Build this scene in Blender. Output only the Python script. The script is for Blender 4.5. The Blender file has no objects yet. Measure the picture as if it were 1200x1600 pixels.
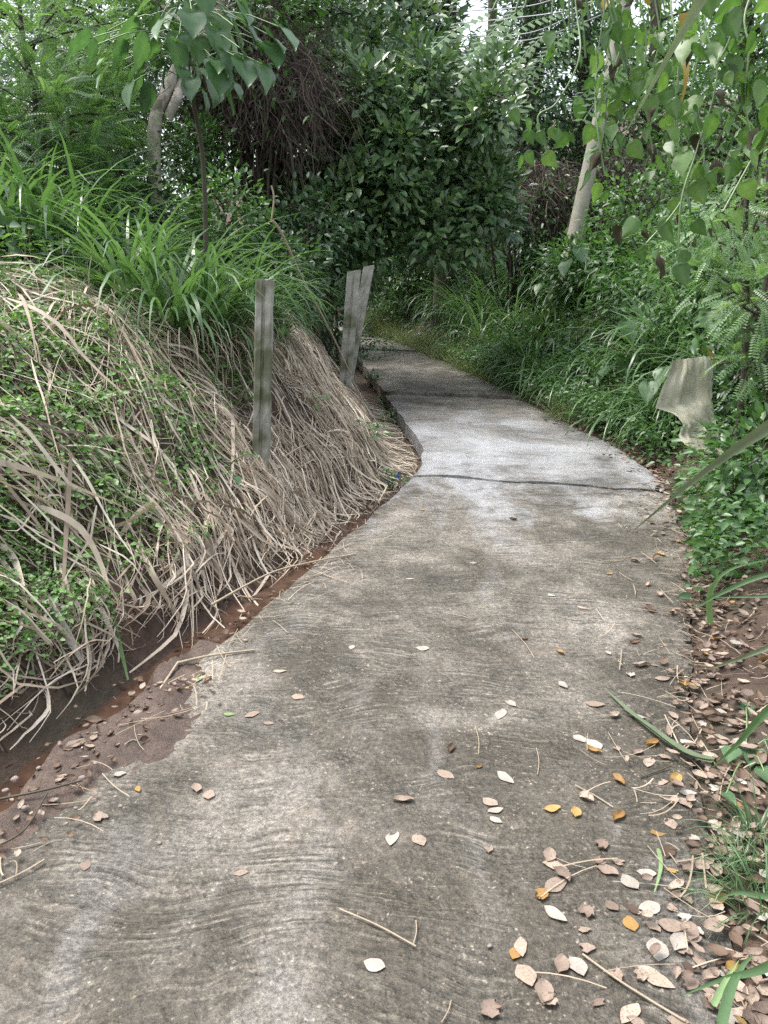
import bpy, math, random
import numpy as np
from mathutils import Vector, Matrix

# ------------------------------------------------------------------ camera, sky, sun, exposure
FPX, CX, CY = 1232.0, 600.0, 800.0
CAMZ = 1.6
PITCH = math.atan(300 / FPX)
scn = bpy.context.scene
C = scn.collection
cam_d = bpy.data.cameras.new("camera")
cam = bpy.data.objects.new("camera", cam_d)
C.objects.link(cam)
cam.location = (0, 0, CAMZ)
cam.rotation_euler = (math.pi / 2 - PITCH, 0, 0)
cam_d.sensor_fit = 'VERTICAL'
cam_d.sensor_height = 24
cam_d.sensor_width = 18
cam_d.lens = 24 * FPX / 1600
cam_d.clip_start = 0.02
cam_d.clip_end = 500
scn.camera = cam

SUN_EL, SUN_AZ = math.radians(66), math.radians(-75)      # azimuth measured from +Y towards +X
world = bpy.data.worlds.new("World")
scn.world = world
world.use_nodes = True
wn = world.node_tree
wn.nodes.clear()
w_out = wn.nodes.new('ShaderNodeOutputWorld')
w_bg = wn.nodes.new('ShaderNodeBackground')
w_sky = wn.nodes.new('ShaderNodeTexSky')
w_sky.sky_type = 'NISHITA'
w_sky.sun_disc = False
w_sky.sun_elevation = SUN_EL
w_sky.sun_rotation = SUN_AZ
w_sky.air_density = 1.6
w_sky.dust_density = 4.0
w_hs = wn.nodes.new('ShaderNodeHueSaturation')
w_hs.inputs['Saturation'].default_value = 0.42
wn.links.new(w_sky.outputs[0], w_hs.inputs['Color'])
wn.links.new(w_hs.outputs[0], w_bg.inputs['Color'])
w_bg.inputs['Strength'].default_value = 0.15
wn.links.new(w_bg.outputs[0], w_out.inputs[0])

sun_d = bpy.data.lights.new("sun", 'SUN')
sun_d.energy = 1.5
sun_d.angle = math.radians(25)
sun_d.color = (1.0, 0.965, 0.91)
sun = bpy.data.objects.new("sun", sun_d)
C.objects.link(sun)
sd = Vector((math.sin(SUN_AZ) * math.cos(SUN_EL), math.cos(SUN_AZ) * math.cos(SUN_EL), math.sin(SUN_EL)))
sun.rotation_euler = (-sd).to_track_quat('-Z', 'Y').to_euler()

vs = scn.view_settings
vs.view_transform = 'Standard'
vs.look = 'None'
vs.exposure = 1.32
vs.gamma = 1.0
scn.cycles.use_denoising = False
scn.cycles.use_adaptive_sampling = False
scn.cycles.sample_clamp_indirect = 4
scn.cycles.max_bounces = 6
scn.cycles.diffuse_bounces = 4
scn.cycles.glossy_bounces = 2
scn.cycles.transmission_bounces = 3
scn.cycles.transparent_max_bounces = 6

R = np.random.default_rng(7)
rnd = random.Random(11)
U = lambda a, b, n=None: R.uniform(a, b, n)

# ------------------------------------------------------------------ picture rays, terrain
cp, sp = math.cos(PITCH), math.sin(PITCH)
def ray(px, py):
    u = (px - CX) / FPX
    v = -(py - CY) / FPX
    return np.array([u, cp + v * sp, -sp + v * cp])
def at(px, py, y):                      # point on the pixel's ray at world depth y
    d = ray(px, py)
    t = y / d[1]
    return np.array([0, 0, CAMZ]) + d * t

SL = 0.06
_ly = np.array([-6, 2.0, 2.92, 4.87, 6.46, 7.4, 9.2, 11.3, 13.6, 18.8, 24.6, 40, 80])
_lx = np.array([-3.8, -1.15, -.85, -.2, .31, .37, .17, -.08, -.35, -1.0, -2.3, -8, -25])
_ry = np.array([-6, 1.7, 2.5, 3.4, 4.6, 6.16, 7.4, 8.76, 10.65, 13.6, 16.4, 19.7, 25, 40, 80])
_rx = np.array([-1.2, .88, 1.07, 1.42, 1.85, 2.2, 2.18, 1.92, 1.68, 1.15, .6, -.25, -1.2, -6.2, -23])
def _sm(xs, ys):
    g = np.linspace(-6, 80, 1721)
    v = np.interp(g, xs, ys)
    k = np.hanning(19); k /= k.sum()
    v = np.convolve(np.pad(v, 9, mode='edge'), k, mode='valid')
    return g, v
_gl, _vl = _sm(_ly, _lx)
_gr, _vr = _sm(_ry, _rx)
xL = lambda y: np.interp(y, _gl, _vl)
xR = lambda y: np.interp(y, _gr, _vr)
roadz = lambda y: SL * np.clip(y, -10, 26)

def wob(x, y, s=1.0, seed=0.0):
    a = seed
    return (np.sin(1.7 * s * x + 2.3 * s * y + a) + np.sin(-2.9 * s * x + 1.3 * s * y + 2 * a + 1)
            + np.sin(4.1 * s * x + 3.7 * s * y + 3 * a + 2) * .6 + np.sin(5.3 * s * x - 6.1 * s * y + a * .7) * .5) / 3.1

_LD = np.array([-.5, 0, .04, .26, .36, .46, .7, 1.0, 1.3, 1.8, 2.6, 5.0, 9.0, 16, 40, 90])
_LZ = np.array([-.19, -.17, -.17, -.16, -.05, .16, .42, .86, 1.12, 1.36, 1.62, 2.45, 4.2, 6.0, 9.0, 14])
_RD = np.array([-.5, -.07, 0, .1, .4, 1.0, 2.0, 4.0, 8.0, 16, 40, 90])
_RZ = np.array([-.19, -.19, -.014, .0, .12, .62, 1.35, 2.2, 2.7, 4.5, 8.0, 14])
def Z(x, y):
    x = np.asarray(x, float); y = np.asarray(y, float)
    r = roadz(y)
    dl = (xL(y) - x) * .92
    dr = (x - xR(y)) * .92
    zl = np.interp(dl, _LD, _LZ)
    zr = np.interp(dr, _RD, _RZ)
    z = np.where(dl > -.4, zl, np.where(dr > -.4, zr, -.19))
    dd = np.maximum(dl, dr)
    k = np.clip((dd - .25) / .6, 0, 1)
    z = z + k * (wob(x, y, 1.0) * .10 + wob(x, y, 3.1, 1.3) * .085 + wob(x, y, 6.3, .4) * .035)
    k2 = np.clip(dd / .12 + .1, 0, 1)
    z = z + k2 * wob(x, y, 9, 2.1) * .012
    back = np.clip(y - 19, 0, 40)
    z = z + np.clip((dd - .3) / 2.5, 0, 1) * back * .20
    return z + r
def ground(px, py, ymin=.6, ymax=45):
    d = ray(px, py)
    ys = np.linspace(ymin, ymax, 3000)
    t = ys / d[1]
    P = np.array([0, 0, CAMZ])[None] + d[None] * t[:, None]
    zz = np.maximum(Z(P[:, 0], P[:, 1]), np.where((P[:, 0] > xL(P[:, 1])) & (P[:, 0] < xR(P[:, 1])), roadz(P[:, 1]), -9))
    b = np.nonzero(P[:, 2] <= zz)[0]
    i = b[0] if len(b) else len(ys) - 1
    p = P[i]; p[2] = zz[i]
    return p
def onroad(px, py):
    d = ray(px, py)
    t = CAMZ / (SL * d[1] - d[2])
    return np.array([0, 0, CAMZ]) + d * t

# ------------------------------------------------------------------ mesh building
class MB:
    def __init__(s): s.v = []; s.f = []; s.a = []; s.m = []; s.n = 0
    def add(s, v, f, a=None, m=0):
        v = np.asarray(v, float).reshape(-1, 3); f = np.asarray(f, int)
        if a is None: a = np.full(len(v), .5)
        a = np.broadcast_to(np.asarray(a, float), (len(v),))
        s.v.append(v); s.f.append(f + s.n); s.a.append(a); s.m.append(np.full(len(f), m)); s.n += len(v)
        return s
    def mesh(s, name, mats, smooth=True):
        me = bpy.data.meshes.new(name)
        v = np.concatenate(s.v); nl = sum(f.size for f in s.f); npol = sum(len(f) for f in s.f)
        me.vertices.add(len(v)); me.vertices.foreach_set('co', v.astype(np.float32).ravel())
        me.loops.add(nl); me.polygons.add(npol)
        me.loops.foreach_set('vertex_index', np.concatenate([f.ravel() for f in s.f]).astype(np.int32))
        cnt = np.concatenate([np.full(len(f), f.shape[1]) for f in s.f])
        st = np.concatenate([[0], np.cumsum(cnt)[:-1]]).astype(np.int32)
        me.polygons.foreach_set('loop_start', st)
        me.polygons.foreach_set('material_index', np.concatenate(s.m).astype(np.int32))
        me.polygons.foreach_set('use_smooth', np.full(npol, bool(smooth)))
        at_ = me.attributes.new('v', 'FLOAT', 'POINT')
        at_.data.foreach_set('value', np.concatenate(s.a).astype(np.float32))
        for m in (mats if isinstance(mats, (list, tuple)) else [mats]): me.materials.append(m)
        me.update(calc_edges=True); me.validate()
        return me
def link(name, data, parent=None, loc=None, rot=None, scale=None):
    o = bpy.data.objects.new(name, data); C.objects.link(o)
    if parent: o.parent = parent
    if loc is not None: o.location = loc
    if rot is not None: o.rotation_euler = rot
    if scale is not None: o.scale = (scale,) * 3 if np.isscalar(scale) else scale
    return o
def tag(o, label=None, cat=None, group=None, kind=None):
    if label: o['label'] = label
    if cat: o['category'] = cat
    if group: o['group'] = group
    if kind: o['kind'] = kind
    return o
def obj(name, mb, mats, parent=None, smooth=True):
    return link(name, mb.mesh(name, mats, smooth), parent)

def nrm(a): return a / np.maximum(np.linalg.norm(a, axis=-1, keepdims=True), 1e-9)
def scatter(mb, T, pos, fwd, up, size, a=None, m=0, wid=None):
    tv, tf = T
    pos = np.asarray(pos, float).reshape(-1, 3); n = len(pos)
    f = nrm(np.broadcast_to(fwd, (n, 3))); u = np.broadcast_to(up, (n, 3))
    s = nrm(np.cross(f, u)); nn = np.cross(s, f)
    size = np.broadcast_to(np.asarray(size, float), (n,))
    w = np.broadcast_to(np.asarray(1.0 if wid is None else wid, float), (n,))
    P = pos[:, None] + size[:, None, None] * (tv[None, :, 0:1] * f[:, None] + (tv[None, :, 1:2] * w[:, None, None]) * s[:, None] + tv[None, :, 2:3] * nn[:, None])
    F = tf[None] + (np.arange(n) * len(tv))[:, None, None]
    a = U(0, 1, n) if a is None else np.broadcast_to(a, (n,))
    mb.add(P.reshape(-1, 3), F.reshape(-1, tf.shape[1]), np.repeat(a, len(tv)), m)
def T_diamond(w=.45, fold=.08, droop=.06):
    v = np.array([[0, 0, 0], [1, 0, -droop], [.45, w / 2, fold], [.45, -w / 2, fold]])
    return v, np.array([[0, 1, 2], [0, 3, 1]])
def T_ovate(w=.5, fold=.07, droop=.18):
    v = np.array([[0, 0, 0], [.33, 0, -.01], [.68, 0, -.05 - droop * .3], [1, 0, -droop],
                  [.3, w / 2, fold], [.66, w * .4, fold - droop * .3], [.3, -w / 2, fold], [.66, -w * .4, fold - droop * .3]])
    return v, np.array([[0, 1, 4], [4, 1, 2], [4, 2, 5], [5, 2, 3], [1, 0, 6], [1, 6, 2], [2, 6, 7], [2, 7, 3]])
def T_outline(prof, fold=.06, droop=.2, wave=.0):
    # prof: (t, halfwidth) from base to tip, midrib strip with two side strips (bevelled edge curve)
    v = []; n = len(prof)
    for i, (t, h) in enumerate(prof):
        tt = max(t, 0)
        z = -droop * tt * tt
        for k, q in enumerate((-1, -.5, 0, .5, 1)):
            v.append([t - (.04 if abs(q) < .1 and t < 0 else 0), q * h, z + fold * abs(q) ** 1.3 + wave * math.sin(i * 2.1 + k) * h])
    f = []
    for i in range(n - 1):
        for k in range(4):
            a = i * 5 + k
            f.append([a, a + 5, a + 6, a + 1])
    return np.array(v), np.array(f)
OV = T_ovate(); OVW = T_ovate(.72, .05, .12); DIA = T_diamond(); DIAW = T_diamond(.62, .06, .05)
HEART = T_outline([(-.22, .02), (-.2, .2), (-.08, .37), (.1, .45), (.3, .42), (.52, .30), (.74, .15), (.9, .05), (1.0, .005)], .07, .22, .05)
BROAD = T_outline([(-.12, .02), (-.1, .22), (.02, .38), (.2, .46), (.42, .43), (.64, .30), (.82, .15), (.94, .05), (1.0, .01)], .08, .3, .06)
# heart notch
for TT in (HEART, BROAD):
    TT[0][0:5, 0] += np.array([.03, 0.0, .2, 0.0, .03])
    TT[0][5:10, 0] += np.array([0, 0, .12, 0, 0])

def frond(npair=9, w=.26, leaf=.16, droop=.25):
    v = []; f = []
    for i in range(npair):
        t = .12 + .86 * i / (npair - 1)
        for s_ in (-1, 1):
            L = leaf * (1.15 - .5 * abs(t - .5))
            b = np.array([t, 0, -droop * t * t])
            tip = b + np.array([.25 * L, s_ * L, -.2 * L])
            side = np.array([.5, -.13 * s_, .05]) * L * w * 2.2
            mid = (b + tip) / 2
            k = len(v)
            v += [b, mid + side, tip, mid - side]
            f += [[k, k + 1, k + 2], [k, k + 2, k + 3]]
    k = len(v)
    ts = [0, .5, 1]
    for t in ts: v += [np.array([t, .006, -droop * t * t - .002]), np.array([t, -.006, -droop * t * t - .002])]
    for i in range(2):
        a = k + 2 * i
        f += [[a, a + 2, a + 3], [a, a + 3, a + 1]]
    return np.array(v), np.array(f)
def bipinnate(npin=6, nl=9):
    fv, ff = frond(nl, .2, .2, .1)
    V = []; F = []; n = 0
    for i in range(npin):
        t = .2 + .8 * i / (npin - 1)
        for s_ in (-1, 1):
            L = .42 * (1.1 - .45 * abs(t - .45) * 2 * .5)
            d = nrm(np.array([.55, s_ * .85, -.12])); sd_ = nrm(np.cross(d, [0, 0, 1])); up = np.cross(sd_, d)
            P = np.array([t, 0, -.2 * t * t]) + L * (fv[:, 0:1] * d + fv[:, 1:2] * sd_ + fv[:, 2:3] * up)
            V.append(P); F.append(ff + n); n += len(P)
    V.append(np.array([[0, .006, 0], [0, -.006, 0], [1, 0, -.2]])); F.append(np.array([[n, n + 1, n + 2]]))
    return np.concatenate(V), np.concatenate(F)
FROND = frond(); BIP = bipinnate(5, 7)

def blades(mb, base, az, lean, length, width, curve, nseg=6, a=None, m=0, twist=.3, p=1.4):
    base = np.asarray(base, float).reshape(-1, 3); n = len(base)
    bc = lambda q: np.broadcast_to(np.asarray(q, float), (n,))
    az, lean, length, width, curve = map(bc, (az, lean, length, width, curve))
    h = np.stack([np.cos(az), np.sin(az), 0 * az], 1)
    side = np.stack([-np.sin(az), np.cos(az), 0 * az], 1)
    tw = U(-twist, twist, n)
    pos = base.copy(); P = []
    for i in range(nseg + 1):
        s = i / nseg
        th = lean + curve * s ** p
        d = h * np.sin(th)[:, None]; d = d + np.array([0, 0, 1.0]) * np.cos(th)[:, None]
        if i: pos = pos + d * (length / nseg)[:, None]
        w = width * (.55 + .45 * min(1, s * 5)) * max(1 - s, 0.02) ** .65 * .5
        up = np.cross(side, d)
        sd_ = side * np.cos(tw)[:, None] + up * np.sin(tw)[:, None]
        P.append(pos - sd_ * w[:, None]); P.append(pos + sd_ * w[:, None])
    P = np.stack(P, 1)
    k = 2 * (nseg + 1)
    F = np.array([[2 * i, 2 * i + 2, 2 * i + 3, 2 * i + 1] for i in range(nseg)])
    FF = F[None] + (np.arange(n) * k)[:, None, None]
    a = U(0, 1, n) if a is None else bc(a)
    mb.add(P.reshape(-1, 3), FF.reshape(-1, 4), np.repeat(a, k), m)
def ribbon(mb, P, width, a=None, m=0, up=None, taper=True):
    # P (n,k,3) polylines as flat strips
    n, k, _ = P.shape
    d = np.gradient(P, axis=1); d = nrm(d)
    upv = np.array([0, 0, 1.0]) if up is None else up
    side = nrm(np.cross(d, np.broadcast_to(upv, d.shape)) + 1e-6)
    s = np.linspace(0, 1, k)
    tp = (np.minimum(1, s * 6 + .4) * np.clip((1 - s) * 1.6, .12, 1) ** .6) if taper else np.ones(k)
    w = np.broadcast_to(np.asarray(width, float), (n,))[:, None, None] * tp[None, :, None] * .5
    V = np.stack([P - side * w, P + side * w], 2).reshape(n, 2 * k, 3)
    F = np.array([[2 * i, 2 * i + 2, 2 * i + 3, 2 * i + 1] for i in range(k - 1)])
    FF = F[None] + (np.arange(n) * 2 * k)[:, None, None]
    a = U(0, 1, n) if a is None else np.broadcast_to(a, (n,))
    mb.add(V.reshape(-1, 3), FF.reshape(-1, 4), np.repeat(a, 2 * k), m)
def tube(mb, path, rad, sides=8, a=None, m=0, cap=True):
    P = np.asarray(path, float); n = len(P)
    rad = np.broadcast_to(np.asarray(rad, float), (n,))
    d = nrm(np.gradient(P, axis=0))
    ref = np.array([0, 0, 1.0]) if abs(d[0, 2]) < .9 else np.array([1.0, 0, 0])
    V = []
    s0 = nrm(np.cross(d[0], ref))
    for i in range(n):
        s0 = nrm(s0 - d[i] * np.dot(s0, d[i])); t0 = np.cross(d[i], s0)
        for k in range(sides):
            an = 2 * math.pi * k / sides
            V.append(P[i] + rad[i] * (math.cos(an) * s0 + math.sin(an) * t0))
    F = [[i * sides + k, i * sides + (k + 1) % sides, (i + 1) * sides + (k + 1) % sides, (i + 1) * sides + k] for i in range(n - 1) for k in range(sides)]
    mb.add(V, F, a, m)
    if cap:
        for i, inv in ((0, True), (n - 1, False)):
            c = [V[i * sides + k] for k in range(sides)]
            mb.add(np.array(c + [P[i]]), [[sides, (k + 1) % sides, k] if inv else [sides, k, (k + 1) % sides] for k in range(sides)], None if a is None else a, m)
def spline(pts, n):
    pts = np.asarray(pts, float); t = np.linspace(0, len(pts) - 1, n)
    i = np.clip(t.astype(int), 0, len(pts) - 2); u = (t - i)[:, None]
    p = lambda k: pts[np.clip(k, 0, len(pts) - 1)]
    a, b, c, d = p(i - 1), p(i), p(i + 1), p(i + 2)
    return .5 * ((2 * b) + (-a + c) * u + (2 * a - 5 * b + 4 * c - d) * u ** 2 + (-a + 3 * b - 3 * c + d) * u ** 3)

# ------------------------------------------------------------------ materials
def newmat(name):
    m = bpy.data.materials.new(name); m.use_nodes = True
    nt = m.node_tree; nt.nodes.clear()
    out = nt.nodes.new('ShaderNodeOutputMaterial')
    return m, nt, out
def nd(nt, t, **kw):
    n = nt.nodes.new(t)
    for k, v in kw.items():
        if k.startswith('i_'): n.inputs[k[2:].replace('_', ' ')].default_value = v
        else: setattr(n, k, v)
    return n
def ramp(nt, fac, stops, interp='LINEAR'):
    r = nt.nodes.new('ShaderNodeValToRGB'); r.color_ramp.interpolation = interp
    e = r.color_ramp.elements
    while len(e) < len(stops): e.new(.5)
    for k, (p, c) in enumerate(stops):
        e[k].position = p; e[k].color = (*c, 1) if len(c) == 3 else c
    nt.links.new(fac, r.inputs[0])
    return r.outputs[0]
def mixc(nt, fac, a, b, mode='MIX'):
    n = nt.nodes.new('ShaderNodeMix'); n.data_type = 'RGBA'; n.blend_type = mode
    for s, v in ((0, fac), (6, a), (7, b)):
        if hasattr(v, 'is_output'): nt.links.new(v, n.inputs[s])
        elif s == 0: n.inputs[0].default_value = v
        else: n.inputs[s].default_value = (*v, 1)
    return n.outputs[2]
def math_(nt, op, a, b=None, clamp=False):
    n = nt.nodes.new('ShaderNodeMath'); n.operation = op; n.use_clamp = clamp
    for i, v in enumerate((a, b)):
        if v is None: continue
        if hasattr(v, 'is_output'): nt.links.new(v, n.inputs[i])
        else: n.inputs[i].default_value = v
    return n.outputs[0]
def noise(nt, vec, scale, detail=4, rough=.55, dist=0):
    n = nd(nt, 'ShaderNodeTexNoise'); n.inputs['Scale'].default_value = scale; n.inputs['Detail'].default_value = detail
    n.inputs['Roughness'].default_value = rough; n.inputs['Distortion'].default_value = dist
    if vec is not None: nt.links.new(vec, n.inputs['Vector'])
    return n
def leafmat(name, stops, rough=.45, trans=.3, tcol=None, spec=.5, spots=0):
    if all(c[1] > c[0] and c[1] > c[2] for c in stops):
        stops = [(c[0] * 1.14, c[1] * 1.12, c[2] * 1.34) for c in stops]; spec = max(spec, .6); rough = rough - .04
    m, nt, out = newmat(name)
    at_ = nd(nt, 'ShaderNodeAttribute', attribute_name='v')
    oi = nd(nt, 'ShaderNodeObjectInfo')
    v = math_(nt, 'ADD', math_(nt, 'MULTIPLY', at_.outputs['Fac'], .8), math_(nt, 'MULTIPLY', oi.outputs['Random'], .2))
    k = len(stops)
    col = ramp(nt, v, [(i / max(1, k - 1), c) for i, c in enumerate(stops)])
    geo = nd(nt, 'ShaderNodeNewGeometry')
    nz = noise(nt, geo.outputs['Position'], 18, 2)
    col = mixc(nt, .35, col, ramp(nt, nz.outputs['Fac'], [(.3, (.55, .55, .55)), (.7, (1.3, 1.3, 1.3))]), 'MULTIPLY')
    if spots:
        nz2 = noise(nt, geo.outputs['Position'], 230, 3, .6)
        col = mixc(nt, ramp(nt, nz2.outputs['Fac'], [(.50, (0, 0, 0)), (.62, (spots, spots, spots))]), col, (.12, .08, .055))
    b = nd(nt, 'ShaderNodeBsdfPrincipled'); b.inputs['Roughness'].default_value = rough
    b.inputs['Specular IOR Level'].default_value = spec
    nt.links.new(col, b.inputs['Base Color'])
    if trans > 0:
        t = nd(nt, 'ShaderNodeBsdfTranslucent')
        tc = mixc(nt, 1.0, col, tcol or (1.25, 1.4, .65), 'MULTIPLY')
        nt.links.new(tc, t.inputs[0])
        mx = nd(nt, 'ShaderNodeMixShader'); mx.inputs[0].default_value = trans
        nt.links.new(b.outputs[0], mx.inputs[1]); nt.links.new(t.outputs[0], mx.inputs[2])
        nt.links.new(mx.outputs[0], out.inputs[0])
    else: nt.links.new(b.outputs[0], out.inputs[0])
    return m
def bumpmat(name, stops, scale, rough=.85, bump=.5, dist=.01, detail=6, second=None):
    m, nt, out = newmat(name)
    geo = nd(nt, 'ShaderNodeTexCoord')
    nz = noise(nt, geo.outputs['Object'], scale, detail, .65)
    col = ramp(nt, nz.outputs['Fac'], stops)
    if second:
        n2 = noise(nt, geo.outputs['Object'], second[0], 3)
        col = mixc(nt, ramp(nt, n2.outputs['Fac'], [(second[1], (0, 0, 0)), (second[2], (1, 1, 1))]), col, second[3])
    b = nd(nt, 'ShaderNodeBsdfPrincipled'); b.inputs['Roughness'].default_value = rough
    nt.links.new(col, b.inputs['Base Color'])
    bp = nd(nt, 'ShaderNodeBump'); bp.inputs['Strength'].default_value = bump; bp.inputs['Distance'].default_value = dist
    nt.links.new(nz.outputs['Fac'], bp.inputs['Height']); nt.links.new(bp.outputs[0], b.inputs['Normal'])
    nt.links.new(b.outputs[0], out.inputs[0])
    return m

M = {}
M['grass'] = leafmat('grass', [(.055, .115, .04), (.095, .175, .065), (.15, .25, .10)], .36, .35)
M['grass_yellow'] = leafmat('grass_yellow', [(.10, .145, .055), (.15, .195, .085), (.235, .24, .13)], .5, .3)
M['grass_dark'] = leafmat('grass_dark', [(.04, .09, .03), (.07, .14, .045), (.10, .18, .05)], .36, .3)
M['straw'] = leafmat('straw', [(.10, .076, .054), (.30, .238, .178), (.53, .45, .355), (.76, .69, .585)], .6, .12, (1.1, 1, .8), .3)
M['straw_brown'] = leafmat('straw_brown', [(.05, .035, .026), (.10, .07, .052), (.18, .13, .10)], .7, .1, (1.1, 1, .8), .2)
M['deadvine'] = leafmat('deadvine', [(.028, .022, .019), (.055, .042, .035), (.10, .078, .063), (.22, .175, .14)], .8, 0, None, .2)
M['glossy'] = leafmat('glossy', [(.036, .078, .036), (.06, .12, .05), (.088, .16, .06), (.12, .20, .07), (.24, .33, .11)], .27, .22, None, .6)
M['dark'] = leafmat('dark', [(.028, .06, .028), (.045, .095, .038), (.075, .14, .05)], .36, .28)
M['mid'] = leafmat('mid', [(.04, .10, .03), (.07, .15, .04), (.11, .21, .06)], .4, .35)
M['light'] = leafmat('light', [(.09, .17, .06), (.14, .24, .09), (.21, .32, .13)], .45, .4)
M['creeper'] = leafmat('creeper', [(.06, .15, .03), (.11, .22, .05), (.18, .30, .09)], .5, .35)
M['broad'] = leafmat('broad', [(.05, .11, .045), (.08, .16, .06), (.12, .21, .08)], .46, .36, None, .35)
M['vineleaf'] = leafmat('vineleaf', [(.045, .10, .03), (.085, .17, .045), (.15, .25, .07)], .4, .5)
M['wilted'] = leafmat('wilted', [(.03, .027, .013), (.06, .05, .024)], .8, .15)
M['yellowleaf'] = leafmat('yellowleaf', [(.30, .21, .05), (.40, .29, .07)], .5, .3, (1.2, 1.1, .5))
M['fall_pale'] = leafmat('fall_pale', [(.26, .20, .16), (.37, .29, .23), (.50, .41, .33)], .65, .08, (1, 1, 1), .3, .5)
M['fall_white'] = leafmat('fall_white', [(.33, .30, .26), (.46, .43, .38)], .6, .05, (1, 1, 1), .3, .3)
M['fall_pink'] = leafmat('fall_pink', [(.14, .105, .085), (.24, .18, .145), (.36, .285, .23)], .65, .05, (1, 1, 1), .3, .45)
M['fall_brown'] = leafmat('fall_brown', [(.065, .042, .03), (.115, .075, .052), (.18, .12, .08)], .6, .05, (1, 1, 1), .3)
M['fall_gold'] = leafmat('fall_gold', [(.27, .15, .05), (.38, .23, .07), (.45, .31, .11)], .5, .1, (1, 1, .6), .4, .35)
M['fall_green'] = leafmat('fall_green', [(.12, .20, .09), (.22, .32, .10)], .5, .1)
M['stem_green'] = leafmat('stem_green', [(.12, .20, .07), (.18, .26, .10)], .45, 0)
M['stem_dark'] = leafmat('stem_dark', [(.05, .05, .03), (.09, .07, .05)], .7, 0)
M['reed'] = leafmat('reed', [(.22, .30, .17), (.26, .34, .2)], .4, .1)
M['blade_blue'] = leafmat('blade_blue', [(.10, .135, .065), (.15, .19, .095)], .4, .15)
M['dry_stick'] = leafmat('dry_stick', [(.25, .19, .13), (.42, .35, .26)], .7, 0)
M['flower'] = leafmat('flower', [(.03, .10, .55), (.06, .2, .75)], .5, .2, (1, 1, 1))
M['bark_pale'] = bumpmat('bark_pale', [(.3, (.16, .13, .11)), (.5, (.34, .30, .26)), (.7, (.48, .45, .40))], 14, .9, .6, .02, 6, (5, .55, .62, (.12, .12, .08)))
M['bark_dark'] = bumpmat('bark_dark', [(.3, (.03, .024, .018)), (.7, (.09, .075, .055))], 12, .9, .8, .03)
M['post'] = bumpmat('post', [(.28, (.19, .18, .155)), (.5, (.33, .32, .28)), (.72, (.44, .43, .39))], 9, .9, .35, .006, 8, (3.2, .52, .66, (.12, .13, .075)))
M['pole'] = bumpmat('pole', [(.3, (.22, .215, .17)), (.55, (.30, .29, .235)), (.75, (.36, .35, .29))], 6, .9, .3, .01, 8, (2.2, .60, .75, (.20, .19, .12)))
M['stone'] = bumpmat('stone', [(.3, (.16, .12, .10)), (.7, (.40, .35, .31))], 9, .8, .3, .01)
M['wire'] = bumpmat('wire', [(.3, (.30, .31, .32)), (.7, (.45, .45, .46))], 30, .5, .1, .001)

def soil_material():
    m, nt, out = newmat('soil')
    geo = nd(nt, 'ShaderNodeNewGeometry'); P = geo.outputs['Position']
    n1 = noise(nt, P, 5, 8, .65); n2 = noise(nt, P, 38, 5, .7); n3 = noise(nt, P, 1.3, 3)
    col = ramp(nt, n1.outputs['Fac'], [(.3, (.035, .022, .016)), (.5, (.075, .044, .031)), (.7, (.14, .085, .06))])
    col = mixc(nt, .6, col, ramp(nt, n2.outputs['Fac'], [(.3, (.45, .45, .45)), (.7, (1.4, 1.35, 1.3))]), 'MULTIPLY')
    col = mixc(nt, ramp(nt, n3.outputs['Fac'], [(.45, (0, 0, 0)), (.65, (.6, .6, .6))]), col, (.05, .05, .03))
    b = nd(nt, 'ShaderNodeBsdfPrincipled'); nt.links.new(col, b.inputs['Base Color']); b.inputs['Roughness'].default_value = .8
    h = math_(nt, 'ADD', n1.outputs['Fac'], math_(nt, 'MULTIPLY', n2.outputs['Fac'], .5))
    bp = nd(nt, 'ShaderNodeBump'); bp.inputs['Strength'].default_value = .8; bp.inputs['Distance'].default_value = .03
    nt.links.new(h, bp.inputs['Height']); nt.links.new(bp.outputs[0], b.inputs['Normal'])
    nt.links.new(b.outputs[0], out.inputs[0]); return m
M['soil'] = soil_material()
def mud_material():
    m, nt, out = newmat('mud')
    geo = nd(nt, 'ShaderNodeNewGeometry'); P = geo.outputs['Position']
    n1 = noise(nt, P, 9, 8, .7); n2 = noise(nt, P, 110, 4, .7)
    col = ramp(nt, n1.outputs['Fac'], [(.3, (.04, .027, .021)), (.5, (.088, .06, .047)), (.7, (.16, .118, .096))])
    col = mixc(nt, .7, col, ramp(nt, n2.outputs['Fac'], [(.3, (.4, .4, .4)), (.7, (1.5, 1.45, 1.4))]), 'MULTIPLY')
    b = nd(nt, 'ShaderNodeBsdfPrincipled'); nt.links.new(col, b.inputs['Base Color'])
    nt.links.new(ramp(nt, n1.outputs['Fac'], [(.35, (.45, .45, .45)), (.6, (.8, .8, .8))]), b.inputs['Roughness'])
    h = math_(nt, 'ADD', n1.outputs['Fac'], math_(nt, 'MULTIPLY', n2.outputs['Fac'], .25))
    bp = nd(nt, 'ShaderNodeBump'); bp.inputs['Strength'].default_value = .9; bp.inputs['Distance'].default_value = .02
    nt.links.new(h, bp.inputs['Height']); nt.links.new(bp.outputs[0], b.inputs['Normal'])
    nt.links.new(b.outputs[0], out.inputs[0]); return m
M['mud'] = mud_material()
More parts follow.
